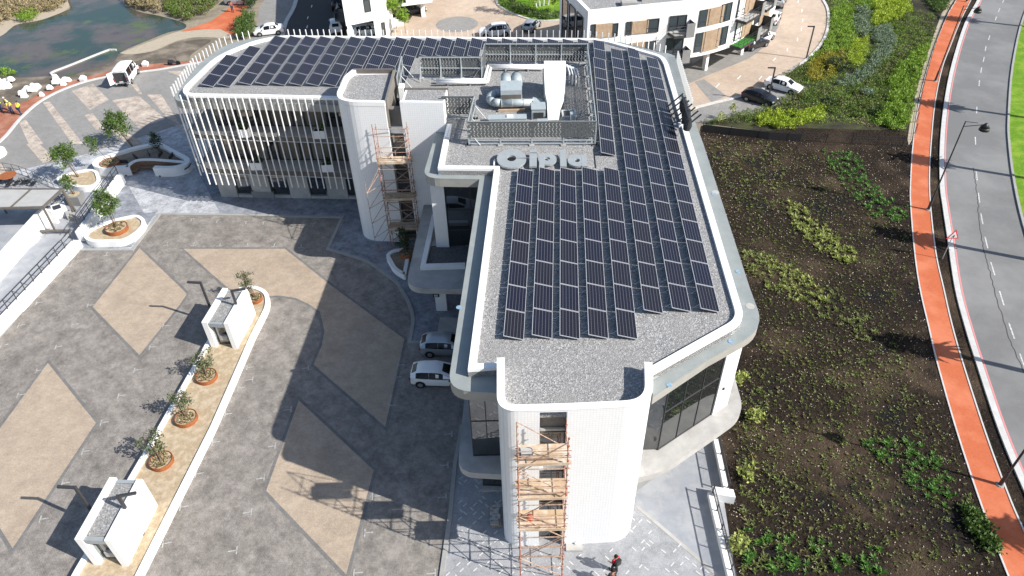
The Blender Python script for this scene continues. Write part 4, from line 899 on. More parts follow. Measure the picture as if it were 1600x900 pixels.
# ------------------------------------------------------------------ kerb island
isl_r = PL([(150, 1060), (228, 897), (339, 672), (399.5, 531)]) + rc(PL([(399.5, 531), (424, 482), (421, 460), (398, 451), (377, 455)]), .9, False, 5)[1:]
isl_l = PL([(50, 1030), (122, 897), (252, 672), (325, 542), (377, 455)])
wl_ = tag(MB().band(isl_r, .34, 0, .42, off=.17).build('kerb_wall', 'white', origin=P(300, 745)), 'low white kerb wall along the right side of the planted island', 'kerb wall')
wl2 = tag(MB().band(isl_l, .3, 0, .5, off=-.15).build('kerb_wall', 'white', origin=P(190, 780)), 'low white kerb wall along the left side of the planted island', 'kerb wall')
struct('island_sand', MB().prism([(x - .05, y) for x, y in isl_r] + [(x + .05, y) for x, y in isl_l[::-1]], .005, .30), 'sand')
RSX = []
def ring_planter(px, py, rad, label, z=.30, h=.34, fill='sand'):
    x, y, _ = P(px, py, z + h); t = thing('planter_ring', label, 'planter', (x, y, z), 'rusty steel planter rings')
    n = 28; m = MB()
    o = [(x + rad * math.cos(k / n * 6.2832), y + rad * math.sin(k / n * 6.2832)) for k in range(n)]
    m.band(o, .035, z, z + h, True).build('steel_ring', 'corten', t)
    MB().disc((x, y, z + .01), rad - .03, h - .09, n).build('soil_fill', fill, t)
    b = rng.uniform(-1, 1, (60, 2)) * rad * .75; b = b[np.hypot(b[:, 0], b[:, 1]) < rad * .8]
    quads_obj('ground_plants', tufts(np.c_[b[:, 0] + x, b[:, 1] + y, np.full(len(b), z + h - .08)], .22, 7, .9), 'leaf_dry', t)
    return (x, y, z + h - .08)
def small_tree(base, h, crown_r, label, leaf='leaf_olive', n=620, lean=(0, 0), crown_h=None, size=.2, group='small trees in planters', trunks=3, cname='small_tree', nclump=26):
    t = thing(cname, label, 'tree', base, group); x, y, z = base; ch = crown_h or crown_r * 1.1
    top = (x + lean[0], y + lean[1], z + h - ch * .8); tr = MB()
    for k in range(trunks):
        a = k * 2.1 + 1; q = (x + .5 * lean[0] + .14 * math.cos(a), y + .5 * lean[1] + .14 * math.sin(a), z + (h - ch) * .5)
        tr.tube((x + .08 * math.cos(a), y + .08 * math.sin(a), z), q, .035, 6, .028); tr.tube(q, (top[0] + .3 * crown_r * math.cos(a), top[1] + .3 * crown_r * math.sin(a), top[2]), .028, 6, .016)
        for j in range(4):
            b = rng.normal(size=3); b /= np.linalg.norm(b); b[2] = abs(b[2])
            tr.tube((top[0] + .3 * crown_r * math.cos(a), top[1] + .3 * crown_r * math.sin(a), top[2] - .1 * j), (top[0] + b[0] * crown_r * .8, top[1] + b[1] * crown_r * .8, top[2] + b[2] * ch * .9), .014, 5, .006)
    tr.build('trunk', 'bark', t)
    c = clumped((top[0], top[1], z + h - ch), (crown_r * 1.1, crown_r * 1.1, ch * 1.1), int(n * 1.5), nclump + 6, crown_r * .17)
    quads_obj('crown', leaves(c, size, .4), leaf, t)
    return t
cn = ['nearest', 'second nearest', 'third nearest']
for q, nm, tr in [((251, 718), 'beside the nearer guard house', (-.35, .5)), ((290, 651), 'in the middle of the kerb island', (-.2, .4)), ((322, 586), 'just before the farther guard house', (-.1, .4))]:
    b = ring_planter(*q, .72, f'rusty round planter ring {nm}')
    small_tree(b, 2.1, .72, f'sparse young olive tree in the planter ring {nm}', lean=tr, crown_h=.85, size=.17, n=430, nclump=17)
b = ring_planter(398, 464, .55, 'rusty round planter ring behind the farther guard house')
small_tree(b, 2.7, .62, 'slim young olive tree behind the farther guard house', lean=(-.45, .2), crown_h=.95, size=.16, n=330, nclump=15)
# ------------------------------------------------------------------ oval planters and curved bench on the plaza
def raised(pxs, z, label, w=.32, fill='sand', r=.8, fillz=None):
    poly = rc(PL(pxs, z), r, True, 6); c = np.mean(np.array(poly), 0); t = thing('raised_planter', label, 'planter', (c[0], c[1], 0))
    if sum(poly[i - 1][0] * poly[i][1] - poly[i][0] * poly[i - 1][1] for i in range(len(poly))) < 0: poly = poly[::-1]
    MB().band(poly, w, 0, z, True, off=w / 2).build('planter_wall', 'white', t)
    MB().prism([(p[0] + (c[0] - p[0]) * .04, p[1] + (c[1] - p[1]) * .04) for p in poly], .02, fillz or z - .14).build('soil_fill', fill, t); return t, poly
z5 = lambda L: [(x / 4, 225 + y / 4) for x, y in L]
raised(z5([(512, 575), (560, 525), (700, 470), (860, 436), (908, 470), (905, 505), (860, 555), (770, 608), (560, 612)]), .62, 'white oval planter with a rusty ring and a round green tree at the parking corner')
b = ring_planter(181.5, 354, .95, 'rusty round planter ring inside the white oval planter', z=.48, h=.42)
small_tree(b, 3.6, 1.05, 'round dark green tree in the white oval planter at the parking corner', 'leaf_green', 1700, (-.2, .3), 1.15, .2)
raised(z5([(340, 218), (400, 183), (560, 153), (610, 165), (628, 225), (590, 262), (500, 272), (420, 252)]), .6, 'low white planter with gravel under a leaning green tree', r=.6)
small_tree(P(122, 276, .5), 3.4, 1.2, 'leaning bright green tree in the low white planter', 'leaf_green', 1300, (-.6, .2), 1.0, .22)
bn = thing('bench_planter', 'white curved planter with a timber bench hugged by its wall', 'planter', P(220, 250, 0))
Z6 = lambda L, z: [P(130 + x / 6.922, 170 + y / 6.922, z)[:2] for x, y in L]
outer = smooth_line(Z6([(480, 630), (380, 640), (200, 640), (120, 622), (98, 590), (140, 535), (250, 495), (400, 452), (550, 408), (740, 370), (830, 366), (890, 390), (1010, 455), (1125, 515), (1152, 555), (1120, 600), (1000, 637), (880, 645), (750, 640)], 1.0), 3)
MB().band(outer, .5, 0, 1.0, False, off=-.25).build('planter_wall', 'white', bn)
innr = smooth_line(Z6([(480, 632), (490, 610), (530, 575), (600, 550), (740, 545), (900, 556), (1090, 572)], 1.0), 3)
MB().band(innr, .35, 0, 1.0).build('planter_wall', 'white', bn)
MB().band(innr, .5, .35, .47, off=-.45).band(innr, .06, .05, .9, off=-.21).build('bench_seat', 'bench_wood', bn)
fillp = Z6([(500, 620), (200, 625), (120, 590), (250, 505), (550, 420), (740, 385), (850, 385), (1090, 530), (1080, 560), (740, 535), (600, 540)], .9)
MB().prism(fillp, .02, .72).build('soil_fill', 'dry_ground', bn)
sl = Z6([(430, 560), (480, 530), (620, 490), (760, 470), (1020, 510)], 1.0)
for k, (x, y, a) in enumerate(along(smooth_line(sl, 3), 1.35)): MB().box((x, y, .9), (.1, .9, .36), a + .2).build('bench_divider', 'dark_steel', bn)
MB().band(smooth_line(Z6([(1085, 640), (1130, 612), (1155, 575)], 1.0), 3), .06, .78, .9, off=-.06).build('slot_light', 'dark_steel', bn)
for q, A in [((250, 275), 0), ((197, 274), 0)]:
    x, y, _ = P(*q, .35); MB().box((x, y - .05, .35), (.14, .1, .14)).build('wall_light', 'dark_steel', bn)
b = ring_planter(171, 253, .95, 'rusty round planter drum at the left end of the curved bench planter', z=.5, h=.6)
small_tree(b, 3.0, .55, 'thin wispy tree in the drum of the curved bench planter', 'leaf_green', 300, (-1.3, .3), 1.1, .2, trunks=1)
small_tree(P(207, 229, .1), 3.9, 1.45, 'bushy green tree behind the curved bench planter', 'leaf_green', 1500, (-1.1, .4), 1.25, .24)
small_tree(P(250, 237, .7), 2.0, .6, 'small dark shrub tree in the right end of the curved bench planter', 'leaf_dark', 420, (-.2, .1), .8, .2)
ef = raised([(602, 398), (612, 390), (634, 386), (640, 400), (634, 432), (614, 420)], .55, 'white rounded planter under the farther scaffold', fill='dry_ground', r=.5)
b = ring_planter(635, 394, .6, 'rusty round planter ring in the shade under the farther scaffold', z=.42, h=.4)
small_tree(b, 2.3, .6, 'dark shaded shrub under the farther scaffold', 'leaf_dark', 420, (-.2, .2), .9, .2)
tag(MB().disc(P(-8, 243), 1.2, .5, 24).build('planter_drum', 'white', origin=P(-8, 243)), 'white round planter edge at the left of the driveway', 'planter')
# planters along the west wing
for i, (a, b) in enumerate([(395, 429), (455, 486), (512, 545)]):
    x0, y0, _ = P(a, 309); x1, y1, _ = P(b, 310); nm = ['leftmost', 'middle', 'rightmost'][i]
    t = thing('trough_planter', f'dark trough planter, {nm} of three along the west wing wall', 'planter', ((x0 + x1) / 2, y0, 0), 'dark trough planters along the west wing')
    MB().prism([(x0, y0), (x1, y1), (x1, y1 + .6), (x0, y0 + .6)], .01, .7).build('trough', 'grey_wall', t)
    k = rng.uniform(0, 1, (70, 2)); quads_obj('plants', tufts(np.c_[x0 + k[:, 0] * (x1 - x0), y0 + .08 + k[:, 1] * .45, np.full(70, .68)], .3, 8, .9), 'leaf_mix', t)
for i, (q, z, lab) in enumerate([((383, 213), 7.6, 'upper balcony, left'), ((501, 215), 7.6, 'upper balcony, right'), ((402, 264), 4.05, 'lower balcony, left'), ((513, 267), 4.05, 'lower balcony, right')]):
    x, y, _ = P(*q, z); t = thing('balcony_planter', f'white box planter on the {lab}', 'planter', (x, y, z), 'white box planters on the balconies')
    MB().box((x, y, z + .38), (1.0, .5, .76)).build('box', 'white', t); MB().box((x, y, z + .761), (.86, .38, .02)).build('soil_fill', 'soil', t)
    quads_obj('plants', leaves(clumped((x + (.25 if i in (1, 2) else 0), y, z + 1.0), (.4, .25, .3), 180, 9, .08), .2), 'leaf_green' if i == 1 else 'leaf_dark', t)
# ------------------------------------------------------------------ ramp, walls and pergola at the left
def wall_thing(label, A, Bq, w, h, rail=None, z0=0.0, name='boundary_wall', post=1.15, rh=.95, nrail=3, roff=.12):
    t = thing(name, label, 'wall', (A[0], A[1], 0))
    MB().band([A, Bq], w, z0, h).build('wall_body', 'white', t)
    if rail:
        for i, (x, y, a) in enumerate(along([A, Bq], post, .1)):
            p = MB().box((x - roff, y, h + rh / 2), (.05, .05, rh), a).build('railing_post', 'dark_steel', t)
        d = (Vector(Bq) - Vector(A)).normalized()
        for k in range(nrail): zz = h + rh * (1 - .42 * k); MB().bar((A[0] - roff, A[1], zz), (Bq[0] - roff, Bq[1], zz), .045, .045 if k else .06).build('rail', 'dark_steel', t)
    return t
a0, a1, a2 = P(187, 271, 1.1), P(121, 362, 1.1), P(119, 375, .75)
wall_thing('upper white ramp wall with dark railing beside the oval planter', a0[:2], a1[:2], .5, 1.1, True)
wall_thing('lower white ramp wall with dark railing along the parking edge', a2[:2], P(-70, 575, .75)[:2], .75, .75, True, roff=.25)
wall_thing('tall bare white wall on the far side of the ramp', P(66, 323, 1.75)[:2], P(-60, 462, 1.75)[:2], .32, 1.75)
wall_thing('short white end wall closing the tall ramp wall', P(62, 324, 1.6)[:2], P(88, 342, .5)[:2], .3, 1.45)
struct('ramp_floor', MB().sheet(PL([(190, 278), (118, 372), (-80, 600), (-80, 480), (88, 358), (70, 330), (150, 262)]), .010), 'apron')
struct('side_terrace', MB().sheet(PL([(64, 330), (0, 398), (-90, 480), (-120, 335)]), .012), 'apron')
struct('deck_paving', MB().sheet(PL([(-80, 268), (14, 268), (60, 281), (98, 300), (105, 320), (-80, 330)]), .014), 'pave_light')
x, y, _ = P(93, 361, .3); tag(MB().box((x - .6, y, .35), (3.4, .25, .12), -.02).build('kerb_beam', 'bronze', origin=(x, y, 0)), 'brown steel edge beam across the head of the ramp', 'beam')
pg = thing('pergola', 'brown steel pergola with pale flat roof panels', 'pergola', P(40, 320))
def pz(px, py, z=2.75): return P(px, py, z)
zb = 2.75
A_, B_, C_, D_ = pz(-60, 296), pz(97, 296), pz(67, 324), pz(-60, 327)
for a, b, n in [(A_, B_, 'beam'), (D_, C_, 'beam'), (B_, C_, 'beam'), (pz(48, 297), pz(17, 325), 'beam'), (pz(-10, 297), pz(-45, 326), 'beam')]: MB().bar(a, b, .16, .2).build(n, 'bronze', pg)
e = P(118, 330, .1); MB().bar(B_, (e[0], e[1], .1), .16, .16).build('raking_post', 'bronze', pg)
for q in (B_, C_, pz(48, 297), pz(-10, 297)): MB().box((q[0], q[1], zb / 2), (.14, .14, zb - .2)).build('post', 'bronze', pg)
MB().prism([A_[:2], pz(48, 297)[:2], pz(17, 325)[:2], D_[:2]], zb + .0, zb + .05).build('roof_panel', 'awning', pg)
MB().prism([pz(50, 297)[:2], pz(95, 297)[:2], pz(66, 323)[:2], pz(19, 325)[:2]], zb + .0, zb + .05).build('roof_panel', 'awning', pg)
# railing along the deck
rl = thing('deck_railing', 'dark railing curving round the cafe deck behind the pergola', 'railing', P(60, 285))
rp = smooth_line(PL([(-40, 270), (15, 268), (55, 280), (85, 294), (100, 300)]), 3)
for zz in (.5, 1.0): MB().pipe([(x, y, zz) for x, y in rp], .025, 5).build('rail', 'dark_steel', rl)
for x, y, a in along(rp, 1.1): MB().tube((x, y, 0), (x, y, 1.0), .025, 5).build('railing_post', 'dark_steel', rl)
rl2 = thing('stair_railing', 'dark railing of the small stair under the pergola end', 'railing', P(90, 325))
for k in range(7):
    q = P(72 + 6 * k, 337 - 5.5 * k, 0); MB().tube(q, (q[0], q[1], 1.0), .025, 5).build('railing_post', 'dark_steel', rl2)
q0, q1 = P(70, 339, 0), P(112, 300, 0)
for zz in (.5, 1.0): MB().tube((q0[0], q0[1], zz), (q1[0], q1[1], zz), .03, 5).build('rail', 'dark_steel', rl2)
x, y, _ = P(97, 335); st = thing('stair_block', 'white stair block with dark opening under the pergola end', 'stairs', (x, y, 0))
MB().box((x, y, .45), (1.2, 1.3, .9), .6).build('block', 'white', st); MB().box((x - .1, y - .1, .905), (.7, .8, .02), .6).build('opening', 'dark_steel', st)
for k in range(3): MB().box((x + .9 + .28 * k, y - .5, .3 - .09 * k), (.28, 1.1, .6 - .18 * k), .6).build('step', 'concrete', st)
pt = thing('plant_pot', 'square grey pot with small green tree beside the ramp railing', 'planter', P(123, 318))
x, y, _ = P(123, 318); MB().hexa([(x - .5, y - .5, 0), (x + .5, y - .5, 0), (x + .5, y + .5, 0), (x - .5, y + .5, 0)], [(x - .62, y - .62, 1.1), (x + .62, y - .62, 1.1), (x + .62, y + .62, 1.1), (x - .62, y + .62, 1.1)]).build('pot', 'grey_wall', pt)
MB().disc((x, y, 1.05), .5, .08, 14).build('soil_fill', 'sand', pt)
small_tree((x, y, 1.1), 1.9, .6, 'small green tree in the square grey pot', 'leaf_green', 420, (-.2, .1), .75, .2)
tb = thing('cafe_table', 'round orange brown cafe table on the deck behind the pergola', 'table', P(17, 284)); x, y, _ = P(17, 284)
MB().disc((x, y, .74), .85, .05, 22).build('table_top', 'corten', tb); MB().tube((x, y, 0), (x, y, .74), .06, 8).build('leg', 'dark_steel', tb); MB().disc((x, y, 0), .35, .04, 14).build('base', 'dark_steel', tb)
def chair_at(px, py, rz, label):
    x, y, _ = P(px, py); t = thing('cafe_chair', label, 'chair', (x, y, 0), 'black cafe chairs on the deck'); ca, sa = math.cos(rz), math.sin(rz)
    MB().box((x, y, .45), (.46, .46, .05), rz).build('seat', 'black', t); bx, by = x - .22 * ca, y - .22 * sa
    m = MB()
    for k in range(8): a = -1.3 + k * .37; m.tube((x - .26 * math.cos(a) * ca + .26 * math.sin(a) * -sa, y - .26 * math.cos(a) * sa + .26 * math.sin(a) * ca, .46), (x - .3 * math.cos(a) * ca - .3 * math.sin(a) * sa, y - .3 * math.cos(a) * sa + .3 * math.sin(a) * ca, .85), .022, 5)
    m.build('backrest', 'black', t)
    for sx in (-1, 1):
        for sy in (-1, 1): MB().tube((x + sx * .2, y + sy * .2, .44), (x + sx * .25, y + sy * .25, 0), .02, 5).build('leg', 'black', t)
for q, r, l in [((3, 287), 0, 'left of'), ((30, 290), 2.6, 'right of'), ((17, 293), 1.5, 'in front of'), ((18, 276), -1.5, 'behind')]: chair_at(*q, r, f'black cafe chair {l} the round table')
for q, l in [((42, 289), 'left'), ((48, 288), 'middle'), ((56, 291), 'right')]: chair_at(*q, 2.2 + q[0], f'black cafe chair apart from the table, {l} of three')
# ------------------------------------------------------------------ vehicles
HATCH = [(-1.97, .46, .78, .80, .66, .68, .58), (-1.90, .28, .95, 1.02, .79, .81, .64), (-1.42, .22, .99, 1.36, .83, .84, .55), (-1.0, .2, .97, 1.44, .84, .85, .575), (-.2, .2, .94, 1.46, .84, .85, .59), (.25, .2, .93, 1.39, .84, .85, .56), (1.15, .2, .90, .98, .83, .84, .68), (1.6, .22, .82, .88, .80, .80, .62), (1.9, .28, .68, .72, .72, .70, .5), (1.99, .42, .58, .60, .58, .56, .42)]
SEDAN = [(-2.15, .46, .84, .87, .66, .68, .6), (-2.05, .28, .93, 1.00, .8, .82, .66), (-1.55, .22, .95, 1.06, .84, .85, .66), (-.95, .2, .95, 1.42, .85, .86, .57), (-.1, .2, .93, 1.47, .85, .86, .60), (.42, .2, .92, 1.40, .85, .86, .56), (1.1, .2, .9, .98, .84, .85, .68), (1.7, .22, .82, .88, .8, .8, .62), (2.05, .28, .68, .72, .72, .7, .5), (2.14, .42, .58, .6, .58, .56, .42)]
SUV = [(x * 1.12, l + .06, b + .14, t + .26 * (t > 1.2) + .14 * (t <= 1.2), w1 + .05, w2 + .05, w3 + .06) for x, l, b, t, w1, w2, w3 in HATCH]
VAN = [(-2.4, .4, 1.1, 1.95, .86, .87, .76), (-2.35, .3, 1.12, 2.05, .88, .89, .78), (-1.5, .25, 1.12, 2.1, .9, .9, .79), (.3, .25, 1.12, 2.1, .9, .9, .79), (1.2, .25, 1.1, 2.0, .9, .9, .74), (1.85, .25, 1.08, 1.2, .88, .88, .72), (2.2, .3, .95, 1.0, .84, .82, .6), (2.35, .42, .7, .74, .7, .66, .5)]
def car_proto(st, paint, wins, shield, rear, wx, nm='parked_car', wr=.31):
    root = bpy.data.objects.new(nm, None); COL.objects.link(root); ORG[root.name] = (0, 0, 0); root.empty_display_size = .3
    m = MB(); ringv = []
    for x, zl, zb_, zt, wl2_, wb, wt in st:
        zm = zl + (zb_ - zl) * .55; h = [(-wl2_ * .92, zl), (-wl2_ * 1.02, zm), (-wb, zb_), (-wt * 1.04, zt - .065 * (zt - zb_ > .2)), (-wt * .8, zt)]
        ringv.append([(x, y, z) for y, z in h] + [(x, 0, zt + .02)] + [(x, -y, z) for y, z in h[::-1]])
    n = 11; vs = [p for r in ringv for p in r]; fs = []
    for i in range(len(st) - 1):
        for k in range(n): a = i * n + k; b = i * n + (k + 1) % n; fs.append((a, b, b + n, a + n))
    fs += [tuple(range(n - 1, -1, -1)), tuple(range((len(st) - 1) * n, len(st) * n))]
    m.add(vs, [f[::-1] for f in fs]); b_ = m.build('body', paint, root, True); b_.data.set_sharp_from_angle(angle=math.radians(32))
    def lerp(a, b, t): return tuple(a[i] + (b[i] - a[i]) * t for i in range(3))
    def at(x, k):
        for i in range(len(st) - 1):
            if st[i][0] <= x <= st[i + 1][0]: return lerp(ringv[i][k], ringv[i + 1][k], (x - st[i][0]) / (st[i + 1][0] - st[i][0]))
        return ringv[-1][k]
    def pane(q, nv, name='window', mt='car_glass'):
        o = Vector(nv).normalized() * .012; o2 = Vector(nv).normalized() * -.02
        MB().hexa([Vector(p) + o2 for p in q], [Vector(p) + o for p in q]).build(name, mt, root)
    for x0, x1 in wins:
        for s in (0, 1):
            kb, kt = (2, 3) if s == 0 else (8, 7); q = []
            xs = [x0] + [r[0] for r in st if x0 < r[0] < x1] + [x1]; sg = -1 if s == 0 else 1; mm = MB(); lo_ = [lerp(at(x, kb), at(x, kt), -.02) for x in xs]; hi_ = [lerp(at(x, kb), at(x, kt), .96) for x in xs]
            off = lambda p, d: (p[0], p[1] + sg * d, p[2] + .3 * d)
            n_ = len(xs); mm.add([off(p, .014) for p in lo_] + [off(p, .014) for p in hi_], [(i, i + 1, n_ + i + 1, n_ + i) if s == 0 else (n_ + i, n_ + i + 1, i + 1, i) for i in range(n_ - 1)])
            mm.add([off(p, -.03) for p in lo_] + [off(p, .014) for p in lo_], [(i, i + 1, n_ + i + 1, n_ + i) for i in range(n_ - 1)])
            mm.build('window', 'car_glass', root)
    def cross(x0, x1, nm, tx, mt='car_glass'):
        a, b, c, d = at(x0, 4), at(x1, 4), at(x1, 6), at(x0, 6)
        q = [lerp(lerp(a, b, .08), lerp(d, c, .08), .08), lerp(lerp(a, b, .92), lerp(d, c, .92), .05), lerp(lerp(a, b, .92), lerp(d, c, .92), .95), lerp(lerp(a, b, .08), lerp(d, c, .08), .92)]
        o = Vector((tx, 0, .6)).normalized() * .03
        MB().hexa([Vector(p) for p in q], [Vector(p) + o for p in q]).build(nm, mt, root)
    cross(*shield, 'windscreen', .8); cross(*rear, 'rear_window', -1)
    xf, xr = st[-1][0], st[0][0]; hw = st[4][5]
    for x in wx:
        for s in (-1, 1):
            w = MB().tube((x, s * (hw - .17), wr), (x, s * (hw + .015), wr), wr, 16).build('wheel', 'tyre', root)
            MB().tube((x, s * (hw + .0), wr), (x, s * (hw + .025), wr), wr * .62, 10).build('rim', 'rim', w)
            MB().tube((x, s * (hw - .02), wr + .02), (x, s * (hw + .012), wr + .02), wr * 1.18, 14).build('wheel_arch', 'black', root)
    for s in (-1, 1):
        MB().box((st[-2][0] - .02, s * st[-2][5] * .86, .66), (.16, .26, .12), -s * .35).build('headlight', 'lamp_white', root)
        MB().box((st[1][0] - .01, s * st[1][5] * .90, .86 if st is not VAN else 1.0), (.12, .18, .22 if st is not VAN else .5), s * .3).build('tail_light', 'red_lamp', root)
        MB().box((shield[1] - .2, s * (hw + .06), .92 if st is not VAN else 1.2), (.1, .16, .11)).build('mirror', 'black', root)
    MB().box((xr - .0, 0, .42), (.1, 1.1, .16)).build('bumper', 'black', root); MB().box((xr - .02, 0, .70), (.05, .48, .11)).build('number_plate', 'lamp_white', root)
    MB().box((xf - .02, 0, .36), (.1, .95, .14)).build('grille', 'black', root)
    return root
PRO = {}
def car(st, paint, rear_px, front_px, label, z=.6, group=None, nm='parked_car', mid=None):
    key = (id(st), paint); V = {id(HATCH): ((-1.5, -.565), (-.545, .95)), id(SEDAN): ((-1.15, -.3), (-.22, .6)), id(SUV): ((-1.6, -1.1), (-1.03, -.2), (-.14, .9)), id(VAN): ((-1.9, -.6), (-.5, .4), (.5, 1.3))}[id(st)]
    S = {id(HATCH): (.29, 1.12), id(SEDAN): (.44, 1.08), id(SUV): (.33, 1.25), id(VAN): (1.22, 1.82)}[id(st)]
    Rw = {id(HATCH): (-1.86, -1.46), id(SEDAN): (-1.5, -.98), id(SUV): (-2.09, -1.64), id(VAN): (-2.39, -2.36)}[id(st)]
    W = {id(HATCH): (-1.22, 1.25), id(SEDAN): (-1.3, 1.3), id(SUV): (-1.4, 1.42), id(VAN): (-1.5, 1.5)}[id(st)]
    r = P(*rear_px, z); f = P(*front_px, z); a = math.atan2(f[1] - r[1], f[0] - r[0]); c = mid or ((r[0] + f[0]) / 2, (r[1] + f[1]) / 2)
    if key not in PRO: o = PRO[key] = car_proto(st, paint, V, S, Rw, W, nm, .36 if st is SUV else .31)
    else: o = dup(PRO[key]); 
    o.location = (c[0], c[1], .015); o.rotation_euler = (0, 0, a); tag(o, label, 'car' if st is not VAN else 'van', group); return o
car(HATCH, 'car_white', (643, 590), (720, 592), 'white hatchback parked with its nose under the roof edge, nearer of two', mid=(-5.45, 35.75))
car(HATCH, 'car_silver', (657, 548), (730, 549), 'silver hatchback parked with its nose under the roof edge, farther of two', mid=(-5.0, 38.75))
van = car(VAN, 'car_white', (191, 128), (206, 106), 'white van with open rear doors on the grey driveway', nm='delivery_van')
for s in (-1, 1): MB().hexa([(-2.4, s * .86, .5), (-2.95, s * 1.25, .5), (-2.93, s * 1.29, .5), (-2.38, s * .9, .5)], [(-2.4, s * .8, 2.0), (-2.95, s * 1.2, 2.0), (-2.93, s * 1.24, 2.0), (-2.38, s * .84, 2.0)]).build('rear_door', 'car_white', van)
MB().box((-2.41, 0, 1.25), (.04, 1.4, 1.3)).build('load_opening', 'dark_steel', van)
car(SEDAN, 'car_white', (1206, 128), (1243, 138), 'white saloon parked in the corner bay by the planting')
car(HATCH, 'car_black', (1167, 146), (1207, 157), 'black hatchback parked beside the white saloon')
car(SEDAN, 'car_white', (441, 44), (398, 49), 'white saloon parked beyond the west roof edge')
car(SUV, 'car_white', (793, 47), (752, 51), 'white estate car half hidden behind the roof edge')
car(HATCH, 'car_silver', (823, 46), (838, 32), 'silver hatchback parked by the court garden')
car(SUV, 'car_white', (526, 52), (523, 30), 'white off road car beside the corner house')
car(SUV, 'car_white', (560, 50), (588, 46), 'white car standing in the open undercroft of the corner house')
car(SEDAN, 'car_blue', (625, 17), (662, 13), 'dark blue car under the white upper storey by the court')
car(SEDAN, 'car_black', (1165, 72), (1195, 62), 'black saloon in the undercroft of the apartments')
car(HATCH, 'car_white', (1180, 63), (1204, 51), 'white hatchback next to the black saloon under the apartments')
car(SEDAN, 'car_white', (1203, 36), (1214, 18), 'white saloon at the corner of the apartments')
car(SUV, 'car_silver', (1213, 10), (1222, -8), 'silver pickup at the top of the paved street')
car(SEDAN, 'car_silver', (362, 0), (384, 0), 'pale car at the head of the orange lane')
car(SUV, 'car_black', (528, 16), (527, -6), 'dark car parked behind the white off road car')
